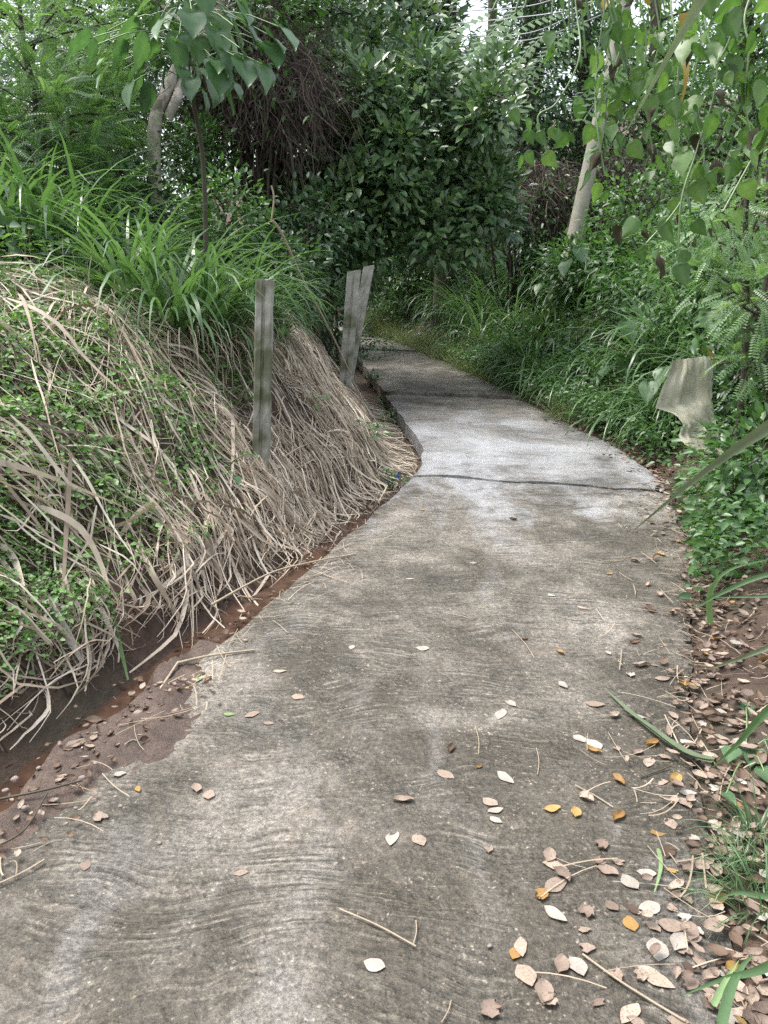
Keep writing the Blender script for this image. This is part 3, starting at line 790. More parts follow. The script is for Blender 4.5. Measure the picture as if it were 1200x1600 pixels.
for (a, b) in [((742, 1135), (748, 1180)), ((838, 1170), (840, 1212)), ((800, 985), (835, 1030)), ((690, 1600), (705, 1565)), ((645, 1480), (650, 1440)), ((1060, 985), (1110, 1010)), ((940, 880), (990, 872)), ((735, 968), (700, 960))]:
    stick('hair thin straw bit lying loose on the open concrete', [rp(*a, .004), rp((a[0] + b[0]) / 2 + 3, (a[1] + b[1]) / 2, .006), rp(*b, .004)], .0016, M['dry_stick'], group='thin straw bits on the road')

# ------------------------------------------------------------------ pebbles
def pebble_mesh(seed):
    r_ = random.Random(seed); V = []; F = []; n = 8
    for i in range(1, 5):
        th = math.pi * i / 5
        for k in range(n):
            ph = 2 * math.pi * k / n; rr_ = 1 + r_.uniform(-.15, .15)
            V.append([rr_ * math.sin(th) * math.cos(ph), .75 * rr_ * math.sin(th) * math.sin(ph), .55 * rr_ * math.cos(th)])
    V += [[0, 0, .55], [0, 0, -.55]]; mb = MB()
    mb.add(V, [[i * n + k, (i + 1) * n + k, (i + 1) * n + (k + 1) % n, i * n + (k + 1) % n] for i in range(3) for k in range(n)])
    mb.f.append(np.array([[32, k, (k + 1) % n] for k in range(n)] + [[33, 24 + (k + 1) % n, 24 + k] for k in range(n)])); mb.m.append(np.zeros(2 * n, int))
    return mb.mesh('pebble', M['stone'])
pebs = [pebble_mesh(s) for s in range(4)]
for (px, py, sz) in [(217, 1118, .022), (190, 1272, .008), (182, 1257, .007), (130, 1228, .012), (10, 1248, .012), (62, 1212, .01), (90, 1262, .009), (120, 1275, .008), (250, 1318, .007), (765, 1480, .008), (384, 1002, .012), (210, 1110, .012), (40, 1275, .01), (25, 1230, .014), (150, 1205, .009), (105, 1300, .008)]:
    p = rp(px, py, sz * .4 + (.025 if px < 200 else 0))
    tag(link('pebble', pebs[rnd.randrange(4)], None, p, (rnd.uniform(-.3, .3), rnd.uniform(-.3, .3), rnd.uniform(0, 6)), sz), 'small rounded brown pebble at the road edge', 'pebble', 'pebbles beside the gutter')

# ------------------------------------------------------------------ fallen leaves on the road
def fallen_mesh(name, w, curl, cup, wave, mat, torn=0):
    pr = [(0, .012), (.05, .12), (.13, .26), (.25, .41), (.38, .485), (.5, .5), (.62, .455), (.74, .36), (.86, .22), (.95, .09), (1, .012)]
    v = []; f = []
    for i, (t, h) in enumerate(pr):
        for k, q_ in enumerate((-1, -.5, 0, .5, 1)):
            v.append([t - .5, q_ * h * w * (1 + .07 * math.sin(i * 1.3 + w * 31 + q_)) + .07 * math.sin(t * 3 + w * 17), cup * (abs(q_) ** 1.5) * h + curl * (t - .45) ** 2 + wave * math.sin(i * 1.1 + k * 1.3)])
    v = np.array(v)
    if torn:
        rt = random.Random(int(w * 1000)); v[:, :2] *= 1 + np.array([[rt.uniform(-torn, torn) if i % 5 in (0, 4) else rt.uniform(-torn, torn) * .3] for i in range(len(v))])
        cut = rt.uniform(.15, .35); v[:, 0] = np.minimum(v[:, 0], cut + .12 * np.sin(v[:, 1] * 19))
    v[:, 2] -= v[:, 2].min() - .012
    for i in range(len(pr) - 1):
        for k in range(4): a = i * 5 + k; f.append([a, a + 1, a + 6, a + 5])
    mb = MB().add(v, f, rnd.random())
    mb.add(np.array([[-.5, .008, .02], [-.5, -.008, .02], [-.66, .0, .03]]), [[0, 2, 1]], .2)
    return mb.mesh(name, mat)
shapes = [(.50, .06, .04, .006), (.60, .22, .16, .03), (.74, .04, .03, .012), (.45, .45, .4, .04), (.60, .02, .02, .004), (.58, .55, .45, .05)]
FL = {}
for mk in ('fall_pale', 'fall_white', 'fall_pink', 'fall_brown', 'fall_gold', 'fall_green'):
    FL[mk] = [fallen_mesh('fallen_leaf', w, c_, cu, wv_, M[mk]) for (w, c_, cu, wv_) in shapes] + [fallen_mesh('fallen_leaf', .57, .2, .1, .03, M[mk], .12), fallen_mesh('fallen_leaf', .68, .3, .25, .04, M[mk], .16), fallen_mesh('fallen_leaf', .41, .1, .06, .02, M[mk], .1)]
FLAB = {'fall_pale': ('speckled tan fallen leaf', 'tan fallen leaves'), 'fall_white': ('bleached whitish fallen leaf', 'whitish fallen leaves'),
        'fall_pink': ('dull pinkish brown fallen leaf', 'pinkish brown fallen leaves'), 'fall_brown': ('dark brown fallen leaf', 'dark brown fallen leaves'),
        'fall_gold': ('golden orange fallen leaf', 'golden fallen leaves'), 'fall_green': ('green fallen leaf', 'green fallen leaves')}
placed = []
def fall(px, py, mk, Lpx, sh=None, rz=None):
    p = onroad(px, py)
    if p[0] < xL(p[1]) - .3: pass
    out = p[0] > xR(p[1])
    if out: p[2] = max(float(Z(p[0], p[1])) + .02, roadz(p[1]) - .02)
    dist = p[1] * cp + (CAMZ - p[2]) * sp
    L = Lpx / FPX * dist
    sh = rnd.choice((0, 1, 2, 3, 4, 5, 6, 6, 7, 7, 8)) if sh is None else sh
    o = link('fallen_leaf', FL[mk][sh], None, p + np.array([0, 0, .001]), (rnd.uniform(-.06, .06), rnd.uniform(-.06, .06), rnd.uniform(0, 6.28) if rz is None else rz), L)
    vert = 'near the slab joint' if py < 850 else 'midway up the near slab' if py < 1050 else 'level with the gutter mud' if py < 1250 else 'in the lower third' if py < 1430 else 'at the bottom edge'
    horz = 'left side' if px < 450 else 'middle' if px < 800 else 'right of middle' if px < 1000 else 'by the right verge'
    tag(o, f"{'large' if L > .055 else 'small' if L < .04 else 'medium'} {FLAB[mk][0]}, {horz}, {vert}", 'leaf', FLAB[mk][1]); placed.append((px, py)); return o
hero = [(328, 1242, 'fall_pale', 26, 2), (306, 1232, 'fall_pale', 26, 1), (187, 1210, 'fall_white', 20, 2), (216, 1233, 'fall_gold', 18, 0), (290, 1074, 'fall_gold', 16, 0), (310, 1060, 'fall_green', 24, 0), (326, 1062, 'fall_gold', 16, 3), (275, 1100, 'fall_gold', 16, 3),
        (358, 1116, 'fall_green', 18, 4), (394, 1117, 'fall_pale', 26, 4), (437, 1049, 'fall_pale', 22, 0), (465, 1090, 'fall_pale', 22, 2), (660, 1013, 'fall_white', 22, 2), (598, 1083, 'fall_white', 20, 4), (550, 1012, 'fall_white', 18, 0), (783, 1117, 'fall_white', 34, 0), (797, 1099, 'fall_white', 28, 0),
        (697, 1210, 'fall_pale', 32, 4), (790, 1215, 'fall_white', 38, 0), (766, 1253, 'fall_pale', 28, 2), (774, 1266, 'fall_white', 28, 0), (775, 1281, 'fall_white', 22, 4), (614, 1310, 'fall_white', 40, 0), (654, 1314, 'fall_pale', 30, 2), (630, 1253, 'fall_pink', 34, 3), (705, 1171, 'fall_brown', 26, 3),
        (748, 1200, 'fall_gold', 14, 3), (863, 1264, 'fall_gold', 28, 1), (899, 1270, 'fall_gold', 28, 1), (965, 1278, 'fall_gold', 34, 3), (966, 1220, 'fall_gold', 32, 3), (1073, 1074, 'fall_gold', 28, 5), (875, 1020, 'fall_gold', 18, 3), (927, 1163, 'fall_white', 34, 4), (905, 1155, 'fall_white', 26, 2), (928, 1175, 'fall_gold', 26, 3),
        (868, 1355, 'fall_pale', 42, 0), (948, 1362, 'fall_pink', 36, 1), (985, 1378, 'fall_white', 36, 2), (1010, 1364, 'fall_white', 30, 2), (868, 1428, 'fall_white', 46, 0), (868, 1385, 'fall_pale', 46, 4), (1030, 1302, 'fall_gold', 28, 2), (1032, 1223, 'fall_pale', 26, 2), (1054, 1220, 'fall_gold', 32, 5),
        (585, 1507, 'fall_white', 36, 2), (820, 1525, 'fall_pale', 44, 2), (848, 1550, 'fall_pink', 50, 1), (772, 1580, 'fall_pink', 48, 7), (876, 1507, 'fall_pink', 40, 1), (803, 1490, 'fall_gold', 26, 2), (815, 1480, 'fall_pale', 40, 0), (1025, 1528, 'fall_pale', 60, 0), (1025, 1485, 'fall_white', 46, 2), (1062, 1475, 'fall_white', 46, 1),
        (1122, 1412, 'fall_gold', 42, 5), (1050, 1448, 'fall_pink', 46, 1), (1075, 1455, 'fall_pink', 46, 1), (985, 1585, 'fall_pale', 50, 0), (860, 930, 'fall_white', 18, 0), (640, 905, 'fall_white', 14, 0), (802, 812, 'fall_brown', 14, 3), (953, 896, 'fall_gold', 12, 0), (1033, 866, 'fall_gold', 18, 1), (1060, 845, 'fall_gold', 14, 0),
        (786, 684, 'fall_brown', 10, 3), (897, 690, 'fall_gold', 8, 0), (605, 612, 'fall_gold', 8, 0), (660, 797, 'fall_gold', 10, 0), (740, 880, 'fall_white', 14, 0), (132, 1352, 'fall_pink', 28, 4), (376, 1365, 'fall_pale', 24, 4), (320, 1400, 'fall_brown', 10, 3), (160, 1278, 'fall_pink', 36, 6), (420, 1130, 'fall_pale', 18, 4), (200, 1154, 'fall_pale', 32, 1), (120, 1170, 'fall_pale', 40, 5), (150, 1130, 'fall_brown', 40, 3),
        (1090, 1030, 'fall_brown', 26, 5), (820, 1000, 'fall_brown', 12, 3), (930, 1100, 'fall_pale', 30, 4), (995, 1120, 'fall_white', 26, 0), (880, 1070, 'fall_white', 26, 0), (950, 1020, 'fall_white', 16, 0), (910, 950, 'fall_pale', 18, 0), (1035, 1060, 'fall_pale', 28, 4), (1015, 1192, 'fall_pale', 34, 0), (1018, 1163, 'fall_gold', 30, 3)]
for h in hero: fall(*h)
for i in range(190):                      # thickening towards the right edge of the road
    py = rnd.uniform(800, 1600) if i < 110 else rnd.uniform(1150, 1600)
    edge = 1088 + (py - 800) * .09
    px = edge + 60 - abs(rnd.gauss(0, 1)) * (60 + (py - 800) * .16)
    if px < 650 or px > 1215: continue
    if any((a - px) ** 2 + (b - py) ** 2 < 220 for a, b in placed): continue
    mk = rnd.choices(('fall_pale', 'fall_pink', 'fall_white', 'fall_brown', 'fall_gold'), (4, 5, 2, 1.6, .6))[0]
    fall(px, py, mk, 14 + (py - 780) / 820 * 27 * rnd.uniform(.5, 1.2))
# uncountable litter packed along the right verge, on the mud and in the gutter
mb = MB()
def litter(n, x, y, z, smin, smax, m):
    az = U(0, 6.28, n)
    f = np.stack([np.cos(az), np.sin(az), U(-.25, .25, n)], 1); up = nrm(R.normal(0, .28, (n, 3)) + np.array([0, 0, 1.0]))
    scatter(mb, T_outline([(0, .01), (.12, .17), (.3, .26), (.5, .28), (.7, .22), (.88, .1), (1, .01)], .1, -.12, .1), np.stack([x, y, z], 1), f, up, U(smin, smax, n), m=m, wid=U(.7, 1.2, n))
for m_, n_ in ((0, 560), (1, 640), (2, 760), (3, 40)):
    y = 1.2 + 7.5 * U(0, 1, n_) ** 1.3; x = xR(y) - .02 + np.abs(R.normal(0, .30, n_)) - np.where(U(0, 1, n_) < .35, np.abs(R.normal(0, .14, n_)), 0)
    z = np.maximum(Z(x, y), np.where(x < xR(y), roadz(y), -9)) + U(.004, .03, n_)
    litter(n_, x, y, z, .018, .062, m_)
for m_, n_ in ((0, 24), (1, 24), (2, 90)):
    y = U(1.8, 6.3, n_); x = xL(y) - .1 - np.abs(R.normal(0, .15, n_)); litter(n_, x, y, np.maximum(Z(x, y), roadz(y) - .11) + .015, .02, .06, m_)
for m_, n_ in ((0, 36), (1, 36), (2, 70)):
    y = U(1.9, 2.95, n_); x = xL(y) + .0 + R.normal(0, .1, n_); litter(n_, x, y, roadz(y) + U(.014, .024, n_), .018, .042, m_)
lo = obj('leaf_litter', mb, [M['fall_pale'], M['fall_pink'], M['fall_brown'], M['fall_gold']])
tag(lo, 'matted dead leaf litter along the road edges', 'leaf litter', kind='stuff')
mb = MB()
n_ = 560
y = U(1.4, 6, n_); x = np.where(U(0, 1, n_) < .6, xR(y) + R.normal(.05, .2, n_), xL(y) + .0 + R.normal(0, .14, n_)); az = U(0, 6.28, n_); L = U(.04, .22, n_)
t = np.linspace(-.5, .5, 5)
P = np.stack([x[:, None] + np.cos(az)[:, None] * t * L[:, None], y[:, None] + np.sin(az)[:, None] * t * L[:, None] + (t ** 2)[None] * U(-.1, .1, n_)[:, None], 0 * t[None] + 0 * x[:, None]], -1)
inr = (P[..., 0] > xL(P[..., 1])) & (P[..., 0] < xR(P[..., 1]))
P[..., 2] = np.maximum(Z(P[..., 0], P[..., 1]), np.where(inr, roadz(P[..., 1]), -9)) + U(.006, .03, n_)[:, None]
ribbon(mb, P, U(.0015, .005, n_), taper=False)
tag(obj('straw_litter', mb, M['dry_stick']), 'broken straw bits and twigs scattered along the road edges', 'straw', kind='stuff')

# ------------------------------------------------------------------ ground creeper on the banks
def cover(mb, x, y, smin, smax, hmax, T=OVW, tilt=.5, mat=0, downhill=.35):
    kk = ~((y > 4.5) & (y < 6.5) & (x > 2.05) & (x < 2.9) & (U(0, 1, len(x)) < .85)); x, y = x[kk], y[kk]
    n = len(x); az = U(0, 6.28, n)
    dx, dy = bank_dir(x, y)
    f = np.stack([np.cos(az) + dx * downhill, np.sin(az) + dy * downhill, U(-.5, .2, n)], 1)
    up = nrm(R.normal(0, tilt, (n, 3)) + np.array([0, -.25, 1.0]))
    z = np.maximum(Z(x, y), np.where((x > xL(y)) & (x < xR(y)), roadz(y), -9)) + U(.0, 1, n) ** .7 * hmax
    scatter(mb, T, np.stack([x, y, z], 1), f, up, U(smin, smax, n), m=mat)
mb = MB()
x, y, d = bank_pts(60000, .45, 3.2, 1.6, 6.8)
k = (U(0, 1, len(x)) < .95 * greenness(x, y) ** 1.3 + .03) & ~((x > -.95) & (y > 4.6) & (U(0, 1, len(x)) < .95))
cover(mb, x[k], y[k], .018, .042, .09)
x = U(-1.75, -1.15, 2600); y = U(2.6, 3.3, 2600); dd_ = (xL(y) - x)
k = (dd_ > .45)
cover(mb, x[k], y[k], .014, .028, .09)
x, y, d = bank_pts(9000, 2.2, 4.5, 4.0, 9.0)
cover(mb, x, y, .035, .08, .3, OV)
tag(obj('bank_creeper', mb, M['creeper']), 'low bright green creeper with tiny round leaves on left bank', 'creeper', kind='stuff')
mb = MB()
n_ = 15000; y = 3.7 + U(0, 1, n_) * 11.5; dR = np.abs(R.normal(.15, .45, n_)); x = xR(y) + dR
cover(mb, x, y, .025, .08, .34, OV, .6)
n_ = 16000; y = U(3.5, 16, n_); x = xR(y) + U(.4, 4, n_)
cover(mb, x, y, .04, .10, .4, OV, .6)
tag(obj('verge_weeds', mb, M['mid']), 'low leafy weeds along the right road verge', 'weeds', kind='stuff')
mb = MB(); n_ = 22000; y = U(14, 30, n_); x = U(-9, 9, n_); k = (x < xL(y) - .3) | (x > xR(y) + .3)
cover(mb, x[k], y[k], .08, .2, .5, OV, .7)
n_ = 9000; y = U(5, 16, n_); x = xL(y) - U(2.4, 8, n_)
cover(mb, x, y, .06, .14, .45, OV, .7)
tag(obj('undergrowth', mb, M['dark']), 'dense dark undergrowth covering the slopes under the trees', 'undergrowth', kind='stuff')

# ------------------------------------------------------------------ grass clumps
def clump_mesh(name, n, h, w, spread, mat, seed, curve=(1.0, 2.4), lean=(.05, .7), nseg=7, dead=0):
    global R
    R0 = R; R = np.random.default_rng(seed); mb = MB()
    az = U(0, 6.28, n); r_ = spread * U(0, 1, n) ** .6
    base = np.stack([np.cos(az) * r_, np.sin(az) * r_, np.full(n, -.06)], 1)
    blades(mb, base, az + R.normal(0, .6, n), U(*lean, n), h * U(.55, 1.1, n), w * U(.7, 1.25, n), U(*curve, n), nseg)
    me = mb.mesh(name, mat); R = R0
    return me
GM = [clump_mesh('blades', 80, 1.3, .045, .22, M['grass'], 100 + i) for i in range(4)]
GMB = [clump_mesh('blades', 80, 1.15, .034, .20, M['grass_dark'], 200 + i, (1.3, 2.8), (.2, 1.0)) for i in range(4)]
GMD = [clump_mesh('dead_blades', 80, .75, .014, .24, M['straw'], 300 + i, (1.6, 3.0), (.4, 1.3)) for i in range(3)]
GMY = [clump_mesh('blades', 150, .55, .008, .22, M['grass_yellow'], 400 + i, (.4, 1.6), (.05, .8), 5) for i in range(4)]
GMS = [clump_mesh('blades', 60, .42, .010, .08, M['grass'], 500 + i, (.8, 2.2), (.05, .8), 6) for i in range(3)]
def gzone(x_, y_, a, b):
    t = (y_ - a) / (b - a); d_ = x_ - float(xR(y_))
    return ('nearest' if t < .2 else 'second nearest' if t < .4 else 'middle' if t < .6 else 'second farthest' if t < .8 else 'farthest') + ' stretch, ' + ('at the kerbless edge' if d_ < .25 else 'close to the road' if d_ < .6 else 'low on the slope' if d_ < 1.2 else 'halfway up the slope' if d_ < 1.9 else 'high on the slope')
def grass(p, mesh, sc_, label, group, dead=None, rz=None, name='grass_clump'):
    e = link(name, None, None, p, (0, 0, rnd.uniform(0, 6.28) if rz is None else rz), sc_)
    link('blades', mesh, e)
    if dead is not None: link('dead_blades', dead, e)
    return tag(e, label, 'grass', group)
for gi, (px, py, dy, sc_) in enumerate(sorted([(60, 470, 6.6, 1.0), (130, 455, 6.8, 1.05), (190, 470, 6.3, 1.0), (240, 480, 6.0, 1.0), (275, 490, 5.8, 1.05), (320, 485, 5.9, .95), (355, 480, 6.2, .8), (300, 440, 7.0, 1.0), (210, 420, 7.3, 1.05), (120, 400, 7.8, 1.1), (40, 400, 7.6, 1.15), (-20, 440, 6.6, 1.1), (375, 440, 7.0, .75), (405, 455, 6.8, .55), (430, 470, 6.9, .5)])):
    p = at(px, py, dy); p[2] = float(Z(p[0], p[1]))
    grass(p, rnd.choice(GM), sc_ * rnd.uniform(.85, 1.05), 'tall arching green grass tuft on the left bank, ' + nth(gi), 'tall grass on the left bank', rnd.choice(GMD) if px > 180 else None)
p = ground(165, 510); grass(p, GMS[0], 1.1, 'small bright grass tuft standing apart below the tall left grass', None)
for (px, py) in [(300, 300), (330, 320), (360, 290), (395, 330), (245, 300)]:
    p = at(px, py + 60, 8.6); p[2] = float(Z(p[0], p[1]))
    grass(p, rnd.choice(GMB), .9, 'thin shaded grass tuft under the dead vines', 'shaded grass under the dead vines')
for i in range(66):
    y_ = rnd.uniform(6.9, 14); x_ = float(xR(y_)) + .38 + 2.2 * rnd.random() ** 1.3
    grass((x_, y_, float(Z(x_, y_))), rnd.choice(GMB if rnd.random() < .6 else GM), rnd.uniform(.6, 1.05), 'drooping dark green grass tuft on the right bank, ' + gzone(x_, y_, 7.2, 14), 'drooping grass on the right bank')
for i in range(54):
    y_ = rnd.uniform(14, 27); x_ = float(xR(y_)) + rnd.uniform(.4, 3.2)
    grass((x_, y_, float(Z(x_, y_))), rnd.choice(GMB if rnd.random() < .4 else GM), rnd.uniform(.8, 1.2), 'far drooping grass tuft above the road bend, ' + gzone(x_, y_, 14, 27), 'grass above the road bend')
for i in range(90):
    y_ = rnd.uniform(8.0, 24); x_ = float(xR(y_)) + abs(rnd.gauss(.1, .35)) + .05
    grass((x_, y_, float(Z(x_, y_))), rnd.choice(GMY), rnd.uniform(.55, 1.0) * (1 if y_ < 13 else 1.5), 'short yellowish grass tuft beside the upper road, ' + gzone(x_, y_, 8.3, 22), 'yellowish verge grass')
for i in range(14):
    y_ = rnd.uniform(15, 24); x_ = float(xL(y_)) - rnd.uniform(.2, 1.6)
    grass((x_, y_, float(Z(x_, y_))), rnd.choice(GMY + GM), rnd.uniform(.5, .9), 'grass tuft at inner side of the road bend', 'grass inside the road bend')
for i, (px, py, s_) in enumerate([(1185, 1320, .55), (1165, 1375, .5), (1195, 1420, .6), (1200, 1365, .5), (1150, 1345, .35)]):
    p = onroad(px, py); p[2] = max(float(Z(p[0], p[1])), roadz(p[1]) - .05)
    grass(p, GMS[i % 3], s_, 'small fine grass tuft in the leaf litter at lower right', 'grass tufts in the right litter')

# foreground blades reaching in from the right
def blade_thing(label, pts, wid, mat, parent=None, name='blade', cat='grass', group=None, fold=True):
    P = spline(np.array([at(px, py, y_) for px, py, y_ in pts]), 26)
    d = nrm(np.gradient(P, axis=0)); cam_ = np.array([0, 0, CAMZ])
    side = nrm(np.cross(d, nrm(cam_ - P))); s = np.linspace(0, 1, len(P))
    w = wid * np.clip((1 - s) * 1.5, .03, 1)[:, None] * .5
    nn = np.cross(side, d)
    V = np.stack([P - side * w, P - nn * w * (.5 if fold else 0), P + side * w], 1).reshape(-1, 3)
    q_ = np.arange(len(P) - 1) * 3
    mb = MB().add(V, np.concatenate([np.stack([q_, q_ + 1, q_ + 4, q_ + 3], 1), np.stack([q_ + 1, q_ + 2, q_ + 5, q_ + 4], 1)]))
    o = obj(name, mb, mat, parent)
    return tag(o, label, cat, group) if parent is None else tag(o, label)
edge_grass = tag(link('edge_grass', None), 'long grass reaching in at the right picture edge above the litter', 'grass')
corner_grass = tag(link('corner_grass', None), 'green grass tuft over the leaf litter in the lower right corner', 'grass')
blade_thing('stiff grey green blade with sharp tip pointing in from the right', [(1420, 560, 1.75), (1300, 612, 1.8), (1200, 668, 1.9), (1100, 738, 2.05), (985, 833, 2.25)], .042, M['blade_blue'], name='stiff_reed', cat='reed')
blade_thing('bright green grass blade bent over at its top near right edge', [(1110, 975, 2.85), (1108, 945, 2.85), (1115, 915, 2.84), (1145, 888, 2.82), (1230, 868, 2.8)], .022, M['light'], edge_grass)
blade_thing('thin green grass blade bending down left at right edge', [(1300, 880, 2.7), (1190, 900, 2.75), (1120, 930, 2.8), (1095, 945, 2.82), (1070, 953, 2.82)], .018, M['grass'], edge_grass)
blade_thing('dark green horizontal grass blade at the right edge', [(1300, 928, 2.6), (1200, 931, 2.65), (1110, 934, 2.75)], .016, M['grass'], edge_grass)
blade_thing('dark narrow grass blade slanting in above the leaf litter', [(1330, 960, 2.3), (1200, 1012, 2.35), (1130, 1038, 2.45), (1100, 1046, 2.5)], .016, M['blade_blue'], edge_grass)
blade_thing('broad green blade folded over the seedlings at right', [(1300, 1030, 2.15), (1200, 1110, 2.2), (1150, 1165, 2.25), (1108, 1203, 2.3)], .026, M['grass'], edge_grass)
def road_blade(label, pts, wid, mat):
    P = spline(np.array([rp(px, py, h) for px, py, h in pts]), 20)[None]
    mb = MB(); ribbon(mb, P, wid, a=np.array([.5])); tag(obj('wilted_grass', mb, mat), label, 'grass')
road_blade('wilted blue green blade lying on the road, longer of two', [(1112, 1203, .03), (1060, 1175, .02), (1000, 1130, .015), (950, 1085, .012)], .035, M['blade_blue'])
road_blade('wilted blue green blade lying beside the longer one', [(1115, 1200, .035), (1070, 1185, .03), (1010, 1140, .025), (975, 1115, .02)], .025, M['blade_blue'])
road_blade('small curved green blade lying among fallen leaves', [(1028, 1330, .01), (1032, 1360, .012), (1022, 1400, .012)], .012, M['fall_green'])
for lab, pts, w_ in [('long green blade arching over litter at lower right corner', [(1290, 1450, .0), (1200, 1510, .0), (1130, 1530, 0), (1060, 1558, 0)], .02), ('upright green blade in the lower right corner', [(1128, 1600, .0), (1140, 1550, 0), (1160, 1510, 0), (1180, 1490, 0)], .022), ('green blade bending left above the golden leaf', [(1290, 1390, .0), (1200, 1400, 0), (1150, 1395, 0), (1118, 1408, 0)], .016), ('pale yellow green blade standing in lower right corner', [(1115, 1570, 0), (1135, 1530, 0), (1155, 1500, 0)], .014)]:
    pts3 = []
    for px, py, _ in pts:
        pts3.append((px, py, float(onroad(px, py)[1]) * .93))
    blade_thing(lab, pts3, w_, M['fall_green'] if 'pale' in lab else M['grass'], corner_grass)

# ------------------------------------------------------------------ trees and shrubs
def leaf_cloud(mb, blobs, n, size, T, per=10, crad=.22, shell=.55, m=0, droop=.3, outw=.8, wid=None, face=-.15):
    """blobs: list of (centre, radii, weight); leaves sit in rosettes at twig tips"""
    w = np.array([b[2] for b in blobs], float); w /= w.sum(); tips = []
    for (c, r, _), wi in zip(blobs, w):
        k = max(1, int(n * wi / per)); d = nrm(R.normal(0, 1, (k, 3)))
        rr = U(shell ** 3, 1, k) ** (1 / 3)
        c = np.asarray(c); r = np.asarray(r)
        p = c + d * r * rr[:, None]
        lump = 1 + .16 * np.sin(d[:, 0] * 7 + c[0]) * np.sin(d[:, 2] * 6 + d[:, 1] * 5 + c[1])
        p = c + (p - c) * lump[:, None]
        tips.append(np.concatenate([p, nrm(d * r) + np.array([0, 0, .25])], 1))
    tips = np.concatenate(tips); k = len(tips)
    bp = np.repeat(tips[:, :3], per, 0); bd = np.repeat(nrm(tips[:, 3:]), per, 0)
    off = R.normal(0, 1, bp.shape) * crad * .5
    f = nrm(nrm(off) + bd * outw + np.array([0, 0, -droop]) + R.normal(0, .25, bp.shape))
    up = nrm(np.array([0, face, 1.0]) + bd * .5 + R.normal(0, .35, bp.shape))
    cl = np.repeat(U(0, 1, k), per)
    a = np.clip(cl * .55 + U(0, .45, len(bp)), 0, 1)
    scatter(mb, T, bp + off, f, up, size * U(.65, 1.2, len(bp)), a=a, m=m, wid=wid)
    return tips[:, :3]
def limbs(mb, path, tips, n, r0=.03):
    path = np.asarray(path)
    for i in R.choice(len(tips), min(n, len(tips)), replace=False):
        t_ = tips[i]; dd_ = np.linalg.norm(path - t_, axis=1) + np.maximum(0, path[:, 2] - t_[2] + .2) * 2
        j = int(np.argmin(dd_)); a = path[j]; mid = (a + t_) / 2 + np.array([0, 0, .12]) * np.linalg.norm(t_ - a) + R.normal(0, .08, 3)
        tube(mb, spline([a, mid, t_], 6), np.linspace(r0, .006, 6), 4, cap=False)
def tree(name, label, cat, trunkpts, rads, blobs, n, size, T, lm, bm='bark_dark', group=None, per=10, crad=.25, nl=30, lr=.03, shell=.5, droop=.3, extra=None, outw=.8, face=-.15):
    e = link(name, None, None, trunkpts[0])
    base = np.asarray(trunkpts[0], float)
    path = spline(np.asarray(trunkpts, float) - base, 18)
    path[0, 2] -= .3
    bl = [(np.asarray(c) - base, r, w) for c, r, w in blobs]
    mb = MB(); tube(mb, path, np.interp(np.linspace(0, 1, 18), np.linspace(0, 1, len(rads)), rads) * (1 + .06 * np.sin(np.arange(18) * 2.1)), 10)
    mbl = MB(); tips = leaf_cloud(mbl, bl, n, size, T, per, crad, shell, droop=droop, outw=outw, face=face)
    if nl: limbs(mb, path, tips, nl, lr)
    obj('trunk', mb, M[bm], e); obj('crown', mbl, M[lm], e)
    if extra: extra(e, base)
    return tag(e, label, cat, group)
def gnd(x_, y_): return np.array([x_, y_, float(Z(x_, y_))])
def G(px, py, y_):                      # ground point under a pixel column at depth y
    p = at(px, py, y_); return gnd(p[0], p[1])

# glossy tree in the middle
b0 = gnd(float(xL(12.2)) - .75, 12.2)
tree('glossy_tree', 'dense glossy dark green tree beyond the leaning posts', 'tree', [b0, b0 + [.15, -.1, 1.0], b0 + [.7, -.5, 2.2], b0 + [1.0, -.5, 3.6]], [.13, .1, .07, .03],
     [(at(640, 230, 11.3), (1.25, 1.1, 1.3), 3), (at(560, 320, 11.0), (.95, .9, .95), 1.8), (at(705, 190, 11.5), (.75, .8, .9), 1.4), (at(560, 170, 11.2), (.75, .8, .9), 1.2), (at(680, 330, 11.0), (.75, .7, .7), 1.2), (at(620, 80, 11.8), (1.0, .9, .9), 1.2), (at(500, 390, 10.8), (.6, .5, .5), .8), (at(730, 270, 11.3), (.55, .6, .8), .7), (at(515, 260, 11.2), (.6, .6, .8), 1.0), (at(480, 350, 10.9), (.5, .5, .6), .7)]
     + [(at(rnd.uniform(490, 790), rnd.uniform(70, 400), 11 + rnd.uniform(-.7, .5)), (rnd.uniform(.2, .4),) * 3, .22) for _ in range(26)],
     15500, .14, OV, 'glossy', per=9, crad=.16, nl=60, shell=.5, droop=-.1, outw=1.0, face=-.75)

